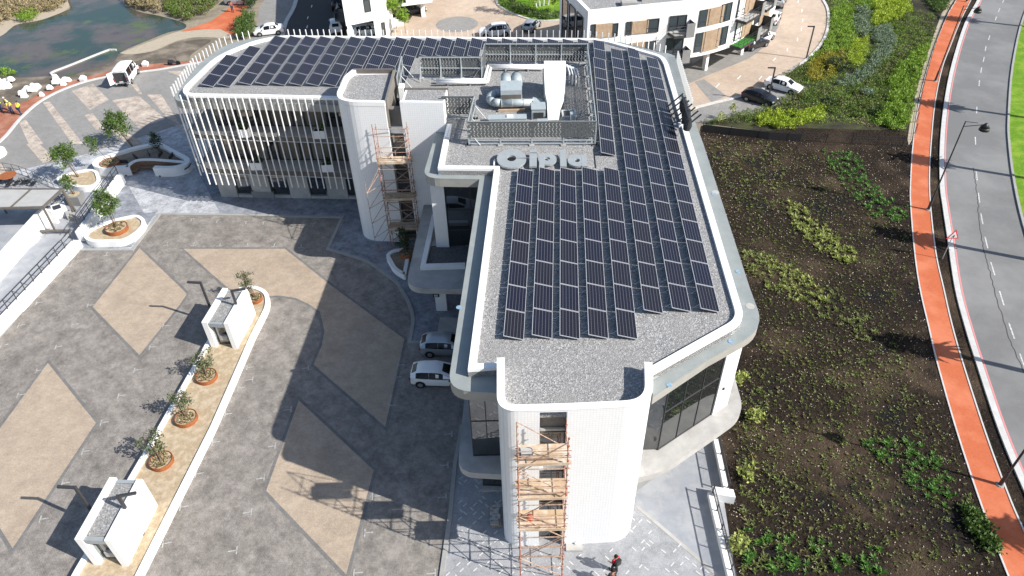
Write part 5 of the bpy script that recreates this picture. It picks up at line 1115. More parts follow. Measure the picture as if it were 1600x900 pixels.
# ------------------------------------------------------------------ people
def person(loc, rz, label, top, legs, hat=None, h=1.72, bend=0.0, arm=(.1, .3), pack=None, hairc='hair'):
    t = thing('person', label, 'person', loc); k = h / 1.72
    J = {'pel': (0, 0, .95), 'che': (.02 + bend * .3, 0, 1.28), 'nek': (.03 + bend * .45, 0, 1.46), 'hd': (.05 + bend * .5, 0, 1.58), 'top': (.05 + bend * .5, 0, 1.70)}
    for s, nm in ((1, 'l'), (-1, 'r')):
        st = .12 if s == 1 else -.10
        J.update({'hip' + nm: (0, .09 * s, .90), 'kn' + nm: (.05 + st * .5, .10 * s, .50), 'an' + nm: (st, .10 * s, .09), 'to' + nm: (st + .15, .11 * s, .035),
                  'sh' + nm: (.02 + bend * .4, .19 * s, 1.40), 'el' + nm: (arm[0] * .4 + bend * .4, .24 * s, 1.12), 'wr' + nm: (arm[1] + bend * .4, .22 * s, .92), 'ha' + nm: (arm[1] + .07 + bend * .4, .21 * s, .85)})
    def skin(names, edges, rad, mt, nm, parent):
        me = bpy.data.meshes.new(nm); ob = bpy.data.objects.new(nm, me); COL.objects.link(ob); ob.parent = parent; ORG[ob.name] = ORG[t.name]
        ca, sa = math.cos(rz), math.sin(rz)
        me.from_pydata([((J[n][0] * ca - J[n][1] * sa) * k, (J[n][0] * sa + J[n][1] * ca) * k, J[n][2] * k) for n in names], [(names.index(a), names.index(b)) for a, b in edges], [])
        sk_ = ob.modifiers.new('Skin', 'SKIN'); ob.modifiers.new('Subdivision', 'SUBSURF').levels = 1; ob.modifiers['Subdivision'].render_levels = 1
        for i, n in enumerate(names): me.skin_vertices[0].data[i].radius = (rad[n] * k, rad[n] * k); me.skin_vertices[0].data[i].use_root = (i == 0)
        me.materials.append(MATS[mt]); return ob
    E = [('pel', 'che'), ('che', 'nek'), ('nek', 'hd'), ('hd', 'top')]; R = dict(pel=.13, che=.15, nek=.06, hd=.095, top=.075)
    for nm in 'lr':
        E += [('pel', 'hip' + nm), ('hip' + nm, 'kn' + nm), ('kn' + nm, 'an' + nm), ('an' + nm, 'to' + nm), ('che', 'sh' + nm), ('sh' + nm, 'el' + nm), ('el' + nm, 'wr' + nm), ('wr' + nm, 'ha' + nm)]
        R.update({'hip' + nm: .085, 'kn' + nm: .06, 'an' + nm: .045, 'to' + nm: .035, 'sh' + nm: .065, 'el' + nm: .045, 'wr' + nm: .032, 'ha' + nm: .038})
    body = skin(list(R), E, R, 'skin', 'body', t); grow = lambda f, ns: {n: R[n] * f + .008 for n in ns}
    ns = ['pel', 'hipl', 'hipr', 'knl', 'knr', 'anl', 'anr']; skin(ns, [('pel', 'hipl'), ('pel', 'hipr'), ('hipl', 'knl'), ('hipr', 'knr'), ('knl', 'anl'), ('knr', 'anr')], grow(1.22, ns), legs, 'trousers', t)
    ns = ['pel', 'che', 'shl', 'shr', 'ell', 'elr']; skin(ns, [('pel', 'che'), ('che', 'shl'), ('che', 'shr'), ('shl', 'ell'), ('shr', 'elr')], grow(1.2, ns), top, 'shirt', t)
    ca, sa = math.cos(rz), math.sin(rz); hx, hy, hz = J['hd']; W = lambda x, y, z: (loc[0] + (x * ca - y * sa) * k, loc[1] + (x * sa + y * ca) * k, loc[2] + z * k)
    m = MB(); c = W(hx - .015, 0, hz + .03)
    for i in range(4): m.tube((c[0], c[1], c[2] + .035 * i), (c[0], c[1], c[2] + .035 * (i + 1)), [.115, .112, .095, .06][i] * k, 10, [.112, .095, .06, .01][i] * k)
    m.build('hard_hat' if hat else 'hair', hat or hairc, t, True)
    for s in (-1, 1): MB().tube(W(hx + .085, .032 * s, hz + .01), W(hx + .10, .032 * s, hz + .01), .012 * k, 6).build('eye', 'black', t); MB().box(W(hx, .098 * s, hz), (.03, .02, .05), rz).build('ear', 'skin', t)
    MB().box(W(hx + .105, 0, hz - .015), (.03, .025, .04), rz).build('nose', 'skin', t); MB().box(W(hx + .098, 0, hz - .05), (.01, .045, .01), rz).build('mouth', 'red_cloth', t)
    for s in (-1, 1):
        nm = 'l' if s == 1 else 'r'; hp = J['ha' + nm]
        for i in range(4): MB().tube(W(hp[0] + .015, hp[1] + (i - 1.5) * .018, hp[2] - .02), W(hp[0] + .04, hp[1] + (i - 1.5) * .02 - .01 * s, hp[2] - .075 - (.012 if i in (1, 2) else 0)), .009 * k, 5, .007 * k).build('finger', 'skin', t)
        MB().tube(W(hp[0] + .03, hp[1] - .03 * s, hp[2] + .01), W(hp[0] + .065, hp[1] - .035 * s, hp[2] - .03), .010 * k, 5, .008 * k).build('thumb', 'skin', t)
        f = J['to' + nm]; MB().box(W(f[0] - .05, f[1], .045), (.26, .10, .09), rz).build('shoe', 'black', t)
    if pack: MB().box(W(J['che'][0] - .2, 0, 1.24), (.16, .34, .46), rz).build('backpack', pack, t)
    return t
person(P(960, 893), 2.2, 'person in a dark red top walking past the near tower with a black backpack', 'red_cloth', 'dark_cloth', pack='black')
person(P(955, 915), 2.0, 'person in dark clothes cut by the bottom edge of the picture', 'dark_cloth', 'dark_cloth')
for q, l in [((4, 176), 'leftmost by the frame edge, dark trousers'), ((16, 172), 'second from the left'), ((21, 178), 'third from the left'), ((33, 180), 'rightmost, blue hard hat')]:
    person(P(*q), 1 + q[0] * .2, f'worker in a yellow vest on the orange path, {l}', 'hivis', 'navy', hat='navy' if 'blue' in l else 'car_white', bend=.1 if q[0] < 30 else .5)
person(P(194, 134), 1.2, 'person in dark clothes loading at the open rear of the white van', 'navy', 'dark_cloth', bend=.3)
person(P(364, 19), -1.2, 'person in a red jacket walking on the orange lane', 'red_cloth', 'navy')
# motor scooter parts and sacks along the orange path
for i in range(34):
    px, py = [(random.uniform(-5, 24), random.uniform(128, 142)), (random.uniform(28, 80), random.uniform(136, 152)), (random.uniform(86, 108), random.uniform(125, 134))][i % 3]
    x, y, _ = P(px, py); s = random.uniform(.3, .5); zz = random.choice([0, 0, .25])
    m = MB().hexa([(x + s * c * .8, y + s * d * .6, zz) for c, d in ((-1, -1), (1, -1), (1.1, .9), (-.9, 1))], [(x + s * c * .6, y + s * d * .45, zz + .42) for c, d in ((-1, -1), (1, -.8), (.9, 1), (-1, .9))]).hexa([(x + s * c * .6, y + s * d * .45, zz + .42) for c, d in ((-1, -1), (1, -.8), (.9, 1), (-1, .9))], [(x + s * c * .2, y + s * d * .2, zz + .55) for c, d in ((-1, -1), (1, -1), (1, 1), (-1, 1))])
    tag(m.build('sandbag', 'car_white', origin=(x, y, 0)), 'white sandbag in the piles between the pond and the orange path', 'sandbag', 'white sandbags heaped by the pond')
for q, l in [((131, 126), 'lone white bulk bag on the orange path near the pond'), ((228, 103), 'lone white bulk bag right of the white van')]:
    x, y, _ = P(*q); m = MB().hexa([(x - .35, y - .3, 0), (x + .35, y - .3, 0), (x + .3, y + .35, 0), (x - .35, y + .3, 0)], [(x - .38, y - .33, .4), (x + .35, y - .38, .35), (x + .38, y + .3, .42), (x - .3, y + .38, .36)]).hexa([(x - .38, y - .33, .4), (x + .35, y - .38, .35), (x + .38, y + .3, .42), (x - .3, y + .38, .36)], [(x - .1, y - .1, .75), (x + .1, y - .12, .7), (x + .12, y + .1, .72), (x - .1, y + .12, .7)])
    bb = m.build('bulk_bag', 'car_white', origin=(x, y, 0)); tag(bb, l, 'bag')
sc_ = thing('motor_scooter', 'dark scooter lying by the far end of the orange path', 'scooter', P(273, 102)); x, y, _ = P(273, 102)
for dx in (-.55, .55): MB().tube((x + dx, y - .06, .3), (x + dx, y + .06, .3), .3, 14).build('wheel', 'tyre', sc_)
MB().hexa([(x - .6, y - .14, .35), (x + .3, y - .14, .3), (x + .3, y + .14, .3), (x - .6, y + .14, .35)], [(x - .7, y - .12, .8), (x + .0, y - .12, .7), (x, y + .12, .7), (x - .7, y + .12, .8)]).build('body', 'dark_steel', sc_)
MB().tube((x + .5, y, .35), (x + .35, y, 1.05), .04, 6).tube((x + .33, y - .35, 1.05), (x + .33, y + .35, 1.05), .025, 6).build('handlebar', 'black', sc_)
# ------------------------------------------------------------------ apartments
AP = thing('apartment_block', 'white curved apartment block on columns with timber panels and dark balconies', 'building', (20, 90, 0))
FA = [(9.37, 82.1), (13.9, 83.1), (18.5, 84.0), (22.1, 84.7), (24.7, 85.7), (27.4, 87.3), (29.4, 88.9), (34.6, 95.4), (36.9, 99.6), (38.4, 103.7), (39.6, 110), (40.2, 118)]
FA = smooth_line(FA, 3); cum = [0]
for a, b in zip(FA, FA[1:]): cum.append(cum[-1] + math.dist(a, b))
def fpt(s, out=0.0):
    for i in range(len(FA) - 1):
        if s <= cum[i + 1] or i == len(FA) - 2:
            d = Vector((FA[i + 1][0] - FA[i][0], FA[i + 1][1] - FA[i][1])).normalized(); q = Vector(FA[i]) + d * (s - cum[i]); return (q.x + d.y * out, q.y - d.x * out)
def fac(px, py):
    for i in range(len(FA) - 1):
        x, y, z = on_wall(px, py, FA[i], FA[i + 1]); t = ((x - FA[i][0]) * (FA[i + 1][0] - FA[i][0]) + (y - FA[i][1]) * (FA[i + 1][1] - FA[i][1])) / math.dist(FA[i], FA[i + 1])
        if -.02 <= t <= math.dist(FA[i], FA[i + 1]) + .02 and z > -5: return cum[i] + t, z
    return None
ZA0, ZA1 = 2.9, 9.75
back = [(x - 6.5, y + 13) for x, y in FA[::-1]]; back[-1] = (6.9, 92.0); back = [p for p in back if p[0] > 6]
MB().prism(FA + back, ZA0, 9.1).build('wall', 'white', AP)
MB().band(FA + back, .45, 9.1, ZA1, True, off=.22).build('roof_parapet', 'white', AP)
MB().sheet(FA + back, 9.13).build('roof_gravel', 'gravel', AP)
def facade_panel(name, q, m, zlim=None, dark=None, out=.09):
    a = fac(q[0], q[1]); b = fac(q[2], q[3])
    if not a or not b: return
    z1, z0 = a[1], b[1]
    if zlim: z0 = max(zlim[0], z0); z1 = min(zlim[1], z1)
    if z1 - z0 < .3: z0 = z1 - 2.0
    if name == 'window': w = window(fpt(a[0], .05), fpt(b[0], .05), z0, z1, 1 if b[0] - a[0] < 1.6 else 2, 1, out=.07, glass='glass_blue', frame='dark_steel', w=.09, parent=AP, zs=[z0 + (z1 - z0) * .34])
    else:
        t = MB().prism([fpt(a[0], -.02), fpt(b[0], -.02), fpt(b[0], out), fpt(a[0], out)], z0, z1).build('timber_panel', 'timber', AP)
        n = max(3, int((b[0] - a[0]) / .16))
        for k in range(n): s = a[0] + (b[0] - a[0]) * (k + .5) / n; MB().prism([fpt(s - .06, out), fpt(s + .06, out), fpt(s + .06, out + .02), fpt(s - .06, out + .02)], z0 + .02, z1 - .02).build('timber_slat', 'timber', t)
U, Lw = (6.55, 8.75), (3.35, 5.9)
for q in [(924, 38, 930, 57), (957, 36.5, 964.5, 58), (979, 34, 985.5, 58), (1011, 30, 1027, 59), (1047, 25, 1070, 50), (1094, 16, 1105, 42), (1128, 7, 1139, 34), (1155, -5, 1166, 24)]: facade_panel('window', q, None, U)
for q in [(930.5, 38, 956.5, 58), (986, 33.5, 1010.5, 61), (1106, 13.5, 1127, 39), (1167, -8, 1178, 18)]: facade_panel('timber', q, None, U)
for q in [(1008, 65, 1023, 80), (1041, 60, 1065, 84), (1088, 52, 1098, 79), (1122, 41, 1133, 68), (1151, 33, 1161, 56), (1183, 8, 1190, 30)]: facade_panel('window', q, None, Lw)
for q in [(985, 67, 1007.5, 84), (1099, 49, 1121, 76), (1162, 30, 1172, 50), (1192, 0, 1200, 26)]: facade_panel('timber', q, None, Lw)
for i in range(3): # glazed left end wall
    A0_, B0_ = (6.95, 91.8), (9.3, 82.3); f = lambda t: (A0_[0] + (B0_[0] - A0_[0]) * t - .05, A0_[1] + (B0_[1] - A0_[1]) * t)
    window(f(.1 + .28 * i), f(.32 + .28 * i), 3.4, 8.6, 1, 2, out=.08, glass='glass', parent=AP)
def balcony(qa, qb, turf=False, screen_right=True, depth=1.45, zs=None):
    a = fac(*qa); b = fac(*qb)
    if not a or not b: return
    s0, s1, z = a[0], b[0], (zs if zs else (a[1] + b[1]) / 2)
    f = MB().prism([fpt(s0, .02), fpt(s1, .02), fpt(s1, depth), fpt(s0 + .3, depth)], z - .3, z).build('balcony', 'dark_steel', AP)
    MB().prism([fpt(s0 + .1, .05), fpt(s1 - .1, .05), fpt(s1 - .1, depth - .1), fpt(s0 + .35, depth - .1)], z + .002, z + .03).build('balcony_floor', 'turf' if turf else 'concrete', f)
    c = [fpt(s0 + .02, .1), fpt(s0 + .32, depth - .05), fpt(s1 - .05, depth - .05)]
    for h in (.4, .75, 1.05): MB().pipe([(x, y, z + h) for x, y in c], .025, 5).build('rail', 'dark_steel', f)
    for x, y, _a in along(c, 1.0): MB().tube((x, y, z), (x, y, z + 1.05), .025, 5).build('railing_post', 'dark_steel', f)
    if screen_right: MB().prism([fpt(s1 - .95, depth - .03), fpt(s1, depth - .03), fpt(s1, depth + .05), fpt(s1 - .95, depth + .05)], z - .25, z + 1.35).build('balcony_screen', 'grey_wall', f); MB().prism([fpt(s1 - .06, .02), fpt(s1, .02), fpt(s1, depth - .03), fpt(s1 - .06, depth - .03)], z - .25, z + 1.3).build('balcony_screen', 'dark_steel', f)
balcony((1043, 52), (1076, 50), zs=6.35); balcony((1036, 84), (1070, 84), zs=3.2)
balcony((1150, 26), (1177, 14), zs=6.35); balcony((1143, 58), (1172, 44), True, zs=3.2); balcony((1179, 16), (1196, 0), zs=6.35); balcony((1174, 42), (1192, 26), zs=3.2)
for q in [(1101, 110), (1157, 86), (1190, 62)]:
    x, y, _ = P(*q); MB().box((x, y + .2, ZA0 / 2), (.42, .6, ZA0), .5).build('column', 'white', AP)
MB().prism([(11, 86), (24, 89.5), (33, 99), (36, 110), (26, 114), (10, 96)], .02, ZA0).build('undercroft_wall', 'grey_wall', AP)
for q, s in [((983, 6), (1.8, 1.4, .5)), ((1010, -2), (1.2, 1.0, .8))]:
    x, y, _ = P(*q, 9.3); MB().box((x, y, 9.13 + s[2] / 2), s).build('roof_vent', 'concrete', AP)
# ------------------------------------------------------------------ corner house at top centre
VI = thing('corner_house', 'plain white flat-roofed house raised over an open undercroft', 'building', (-20, 105, 0))
a = P(541, 41, 2.9); b = P(603, 28, 2.9); c = P(612, -40, 2.9); d = P(528, -40, 2.9)
MB().prism([a[:2], b[:2], c[:2], d[:2]], 2.9, 9.6).build('wall', 'white', VI)
ab = lambda t, z=0: (a[0] + (b[0] - a[0]) * t, a[1] + (b[1] - a[1]) * t)
window(ab(.50), ab(.66), 4.2, 9.0, 1, 3, out=.08, glass='glass_blue', parent=VI)
MB().prism([ab(.68), ab(.98), (b[0] + .2, b[1] + 5), (ab(.68)[0] + .3, ab(.68)[1] + 5)], .02, 2.88).build('undercroft_wall', 'white', VI)
MB().prism([ab(.02), ab(.10), (ab(.1)[0] + .1, ab(.1)[1] + .6), (ab(.02)[0] + .1, ab(.02)[1] + .6)], 0, 2.88).build('column', 'white', VI)
window(ab(.86), ab(.95), .6, 2.4, 1, 1, out=.08, glass='glass', parent=VI)
e = [(d[0] - .02, d[1]), (a[0] - .02, a[1])]
window((d[0] + (a[0] - d[0]) * .75 - .05, d[1] + (a[1] - d[1]) * .75), (d[0] + (a[0] - d[0]) * .9 - .05, d[1] + (a[1] - d[1]) * .9), 4, 8, 1, 2, out=.1, glass='glass', parent=VI)
for zz in (3.2, 6.2):
    bl = MB().prism([(a[0] - 1.6, a[1] + 1), (a[0] - .03, a[1] + .8), (a[0] - .3, a[1] + 5), (a[0] - 1.9, a[1] + 5.2)], zz, zz + .25).build('balcony', 'dark_steel', VI)
    MB().pipe([(a[0] - .1, a[1] + .8, zz + 1.2), (a[0] - 1.6, a[1] + 1, zz + 1.2), (a[0] - 1.9, a[1] + 5.2, zz + 1.2)], .04, 5).build('rail', 'dark_steel', bl)
    MB().prism([(a[0] - 1.62, a[1] + 1), (a[0] - 1.56, a[1] + 1), (a[0] - 1.86, a[1] + 5.2), (a[0] - 1.92, a[1] + 5.2)], zz + .25, zz + 1.1).build('balcony_screen', 'glass_blue', bl)
VB = thing('raised_wing', 'white upper storey on a slim column over a parked blue car', 'building', (-12, 118, 0))
a2, b2 = P(620, 11, 3.0), P(674, 4, 3.0)
MB().prism([a2[:2], b2[:2], (b2[0] + 2, b2[1] + 14), (a2[0] + 2, a2[1] + 14)], 3.0, 9.5).build('wall', 'white', VB)
window((a2[0] + .3, a2[1]), (a2[0] + 1.4, a2[1] - .1), 3.6, 6.0, 1, 1, out=.08, glass='glass', parent=VB)
x, y, _ = P(661, 27); MB().box((x, y + .5, 1.5), (.6, .9, 2.98), .2).build('column', 'white', VB)
x, y, _ = P(612, 34); MB().prism([(x - .6, y), (x + 1.0, y - .1), (x + 1.6, y + 9), (x - .2, y + 9)], .02, 6).build('entrance_wall', 'pink', VB)
window((x - .2, y - .03), (x + .9, y - .1), .4, 5.2, 1, 3, out=.08, glass='glass_blue', parent=VB)
x, y, _ = P(617, 40); tag(MB().box((x, y, .5), (2.6, .8, 1.0), .2).build('garden_wall', 'white', origin=(x, y, 0)), 'low white garden wall below the corner house entrance', 'wall')
# ------------------------------------------------------------------ street lamps, road sign, fences, balustrade
def street_lamp(px, py, label, h=9.1, armdir=(1.5, -.55)):
    x, y, _ = P(px, py); t = thing('street_lamp', label, 'street lamp', (x, y, 0), 'dark street lamps along the cycle path')
    MB().tube((x, y, 0), (x, y, 1.3), .13, 10, .11).tube((x, y, 1.3), (x, y, h), .075, 8, .05).build('pole', 'dark_steel', t)
    MB().disc((x, y, 0), .26, .1, 12, .2).build('base_plate', 'kerb_grey', t)
    e = (x + armdir[0], y + armdir[1], h - .05); MB().tube((x, y, h - .5), e, .035, 6).tube((x, y, h - .02), (e[0] * .6 + x * .4, e[1] * .6 + y * .4, h - .02), .03, 6).build('arm', 'dark_steel', t)
    MB().tube((e[0], e[1], e[2] - .55), (e[0], e[1], e[2] - .28), .42, 14, .38).tube((e[0], e[1], e[2] - .28), (e[0], e[1], e[2] + .12), .38, 14, .08).build('lantern', 'black', t, True)
    MB().tube((e[0], e[1], e[2] - .62), (e[0], e[1], e[2] - .56), .34, 14).build('lamp_glass', 'lamp_white', t)
street_lamp(1450, 328, 'dark street lamp standing on the cycle path edge opposite the road sign')
street_lamp(1461, 127, 'dark street lamp on the cycle path beside the green planting')
street_lamp(1562, 758, 'dark street lamp at the bottom of the cycle path, its head out of frame')
street_lamp(1510, 3, 'dark street lamp at the top end of the cycle path')
def small_lamp(px, py, label, h, d=(-.8, .1)):
    x, y, _ = P(px, py); t = thing('lamp_post', label, 'lamp post', (x, y, 0)); MB().box((x, y, h / 2), (.14, .14, h)).build('pole', 'dark_steel', t)
    MB().bar((x, y, h - .07), (x + d[0], y + d[1], h - .07), .16, .12).build('arm', 'dark_steel', t); MB().box((x, y, .03), (.35, .35, .06)).build('base_plate', 'concrete', t)
small_lamp(1259.5, 92, 'slim dark lamp post on the kerb of the paved street', 4.3)
small_lamp(1199, 160, 'slim dark lamp post between the white saloon and black hatchback', 4.3)
x, y, _ = P(1472, 405); sg = thing('road_sign', 'triangular road sign with red border on a slim post by the kerb', 'sign', (x, y, 0))
MB().tube((x, y, 0), (x, y, 2.9), .035, 8).build('post', 'galv', sg)
tri = lambda r, o: [(x + r * math.cos(math.radians(90 + 120 * k)), y - .05 - o, 2.55 + r * math.sin(math.radians(90 + 120 * k))) for k in range(3)]
MB().hexa(tri(.62, 0), tri(.62, .02)).build('sign_border', 'sign_red', sg); MB().hexa(tri(.42, .021), tri(.42, .03)).build('sign_face', 'paint', sg)
MB().tube((x - .12, y - .085, 2.42), (x + .13, y - .085, 2.52), .03, 5).tube((x - .03, y - .085, 2.45), (x + .06, y - .085, 2.62), .025, 5).tube((x + .02, y - .085, 2.48), (x + .05, y - .085, 2.36), .025, 5).build('sign_symbol', 'black', sg)
def fence(path, label, step, h, mesh=None, nw=4):
    t = thing('wire_fence', label, 'fence', (path[0][0], path[0][1], 0))
    for x, y, a in along(path, step): MB().box((x, y, h / 2), (.06, .06, h), a).build('post', 'black', t)
    for k in range(nw): MB().pipe([(x, y, h * (k + .7) / nw) for x, y in path], .012, 4).build('wire', 'dark_steel', t)
    if mesh:
        for a, b in zip(path, path[1:]): MB().band([a, b], .02, .02, h * .8).build('shade_cloth', mesh, t)
fence(PL([(1250, 220), (1300, 224), (1360, 227), (1424, 229)]), 'low black wire fence across the head of the dark soil bed', 2.6, 1.2)
fence(PL([(1097, 206), (1150, 212), (1200, 218), (1250, 221)]), 'black shade cloth fence behind the dark soil bed', 3.0, 1.1, 'black')
fence([cyc_l[i] for i in range(len(cyc_l)) if P(1427, 222)[1] - 2 < cyc_l[i][1] < P(1494, 0)[1] + 12], 'long black wire fence along the left edge of the cycle path', 2.8, 1.25)
def balustrade(A, Bq, label, h=.45):
    t = thing('balustrade', label, 'railing', (A[0], A[1], 0)); MB().band([A, Bq], .3, 0, h).build('wall_body', 'white', t)
    for x, y, a in along([A, Bq], 1.25, .1): MB().box((x + .1, y, h + .38), (.06, .06, .76), a).build('railing_post', 'dark_steel', t)
    for z in (h + .25, h + .76): MB().bar((A[0] + .1, A[1], z), (Bq[0] + .1, Bq[1], z), .05, .05).build('rail', 'dark_steel', t)
    m = MB()
    for x, y, a in along([A, Bq], .13, .1): m.box((x + .1, y, h + .5), (.015, .015, .5), a)
    m.build('baluster', 'dark_steel', t)
balustrade(P(1113, 660, .45)[:2], P(1136, 768, .45)[:2], 'white balustrade wall with dark railing nearer to the building')
balustrade(P(1110, 768, .45)[:2], P(1150, 935, .45)[:2], 'white balustrade wall with dark railing at the lower right of the pavement')
x0, y0, _ = P(1113, 766, .45); x1, y1, _ = P(1147, 768, .75); tag(MB().prism([(x0, y0 - .45), (x1, y1 - .4), (x1, y1 + .15), (x0, y0 + .1)], 0, .74).build('balustrade_pier', 'white', origin=(x0, y0, 0)), 'white pier jutting into the soil bed between the two balustrades', 'pier')
# ------------------------------------------------------------------ palms on the road median (their crowns shade the path)
def palm_proto():
    root = bpy.data.objects.new('palm_tree', None); COL.objects.link(root); ORG[root.name] = (0, 0, 0)
    MB().tube((0, 0, 0), (0, 0, 1), .36, 10, .26).tube((0, 0, 1), (.1, 0, 8.6), .26, 10, .22).build('trunk', 'bark', root)
    Q = []
    for k in range(230):
        a = rng.uniform(0, 6.283); up = rng.uniform(-1.2, 1.0); L = rng.uniform(1.0, 1.75); p = np.array([.1, 0, 7.2 + rng.uniform(0, 3.0)])
        for sgm in range(5):
            d = np.array([math.cos(a) * math.cos(up), math.sin(a) * math.cos(up), math.sin(up)]); q = p + d * L / 5; s = np.array([-math.sin(a), math.cos(a), 0]) * (.26 * (1 - sgm / 6))
            Q.append([p - s, p + s, q + s * .8, q - s * .8]); p = q; up -= .33
    quads_obj('crown', np.array(Q), 'leaf_palm', root); return root
pr_ = palm_proto(); first = True
for i, (q, h) in enumerate([((1487, 29), 9), ((1455, 163), 9), ((1430, 250), 9), ((1408, 367), 9), ((1415, 536), 9), ((1582, 832), 9), ((1530, -60), 9)]):
    x, y, _ = P(*q); L = 9.0 / math.tan(SEL); o = pr_ if first else dup(pr_); first = False
    o.location = (x + L * math.cos(SAZ), y + L * math.sin(SAZ), 0); o.rotation_euler = (0, 0, i * 1.3); o.scale = (1, 1, 1.0)
    tag(o, f'tall palm on the road median, {ORDW[i]} counted from the top of the road' if i < 6 else 'tall palm on the road median beyond the top of the picture', 'palm', 'palms on the road median')
# ------------------------------------------------------------------ planting
def scatter(poly, n):
    xs = [p[0] for p in poly]; ys = [p[1] for p in poly]; out = []
    while len(out) < n:
        p = (random.uniform(min(xs), max(xs)), random.uniform(min(ys), max(ys)))
        if inside(p, poly): out.append(p)
    return out
def area(poly): return abs(sum(poly[i - 1][0] * poly[i][1] - poly[i][0] * poly[i - 1][1] for i in range(len(poly)))) / 2
def cover(pxs, m, dens, h, size, per=42, lab=None, name='ground_cover', spr=.22):
    poly = PL(pxs); pts = np.array(scatter(poly, int(area(poly) * dens * 1.7)))
    hh = rng.uniform(.5, 1.2, len(pts)) * h; c = np.repeat(np.c_[pts, hh * .5], per, 0); hr = np.repeat(hh, per)
    d = rng.normal(size=c.shape); d /= np.linalg.norm(d, axis=1)[:, None]; d *= rng.uniform(.6, 1, (len(c), 1)); d[:, 2] = np.abs(d[:, 2])
    c = c + d * np.c_[np.full(len(c), spr * 2), np.full(len(c), spr * 2), hr * .7]; c[:, 2] -= .1
    return tag(quads_obj(name, leaves(c, size * .82, .9, .38), m), lab, 'ground cover', kind='stuff')
z3 = lambda L: [(1200 + x / 4, y / 4) for x, y in L]
cover(z3([(-60, 740), (0, 700), (130, 720), (340, 690), (330, 760), (130, 815), (0, 815), (-70, 790)]), 'leaf_lime', 3.0, .7, .3, lab='lime green shrubs at the front of the planting bed')
cover(z3([(20, 660), (250, 560), (420, 560), (510, 640), (480, 740), (330, 690), (100, 715)]), 'leaf_mix', 2.6, .6, .26, lab='mottled dark green shrubs behind the lime shrubs')
cover(z3([(-420, 770), (-180, 715), (0, 665), (30, 690), (-60, 735), (-300, 790)]), 'leaf_mix', 1.6, .45, .24, lab='low green planting along the parking bay kerb')
cover(z3([(240, 430), (330, 350), (460, 330), (480, 390), (400, 490), (300, 512), (250, 500)]), 'leaf_yellow', 3.2, .7, .28, lab='golden yellow shrubs beside the street kerb')
cover(z3([(500, 340), (540, 250), (625, 250), (620, 330), (580, 410), (505, 430)]), 'leaf_lime', 2.6, .6, .26, lab='bright lime shrubs in the middle of the planting')
cover(z3([(250, 390), (340, 310), (400, 190), (390, 70), (520, 40), (545, 130), (530, 240), (490, 325), (330, 350)]), 'leaf_bright', 2.6, .6, .3, lab='bright green ground cover inside the street bend')
cover(z3([(540, 70), (640, 65), (640, 110), (625, 230), (560, 230), (535, 140)]), 'leaf_silver', 1.2, .7, .26, lab='grey lavender mounds at the top of the planting')
cover(z3([(640, 190), (760, 170), (795, 270), (720, 400), (640, 500), (520, 550), (450, 545), (430, 520), (520, 480), (620, 420), (680, 300)]), 'leaf_silver', 3.4, .6, .28, lab='drift of silvery green shrubs winding through the planting')
cover(z3([(640, -60), (860, -60), (890, 80), (800, 130), (640, 170), (660, 60)]), 'leaf_lime', 2.8, .8, .32, lab='lime green bushes at the top of the planting')
cover(z3([(520, -60), (650, -60), (660, 60), (620, 70), (545, 40)]), 'leaf_bright', 2.4, .6, .3, lab='green bushes by the top street corner')
cover(z3([(750, 500), (800, 430), (960, 300), (1000, 300), (940, 480), (905, 600), (890, 770), (820, 825), (680, 795), (680, 730), (760, 650)]), 'leaf_bright', 3.2, .7, .32, lab='fresh green ferny planting beside the cycle path')
cover(z3([(520, 560), (740, 380), (820, 290), (830, 420), (770, 520), (740, 650), (600, 745), (500, 730)]), 'leaf_mix', 2.6, .5, .26, lab='mixed green and bronze ground cover in the planting')
cover(z3([(990, -60), (1150, -60), (1110, 70), (1060, 90), (1000, 30)]), 'leaf_green', 3.0, .8, .3, lab='dense green shrubs at the top beside the cycle path')
cover(z3([(800, 140), (880, 60), (1030, 100), (1040, 200), (1010, 290), (860, 290), (790, 230)]), 'leaf_mix', 1.3, .4, .24, lab='sparse low planting under the top fence')
cover(z3([(80, 480), (250, 400), (250, 510), (180, 560)]), 'leaf_mix', 2.4, .5, .26, lab='green planting on the bend behind the white saloon')
cover(z3([(480, 740), (640, 745), (690, 800), (560, 790)]), 'leaf_dry', .8, .3, .2, lab='dry stubble on the beaten strip before the fence')
cover([(1455, 232), (1466, 230), (1470, 330), (1458, 330)], 'leaf_dry', 1.0, .12, .14, per=10, lab='sparse dry weeds on the verge by the kerb')
cover([(1130, 183), (1250, 150), (1232, 120), (1262, 94), (1290, 60), (1294, 20), (1290, -10), (1400, -20), (1420, 10), (1455, 60), (1440, 105), (1428, 150), (1418, 190), (1400, 202), (1300, 190), (1200, 198)], 'leaf_bright', 1.8, .28, .24, per=16, lab='low bright green growth between the shrubs')
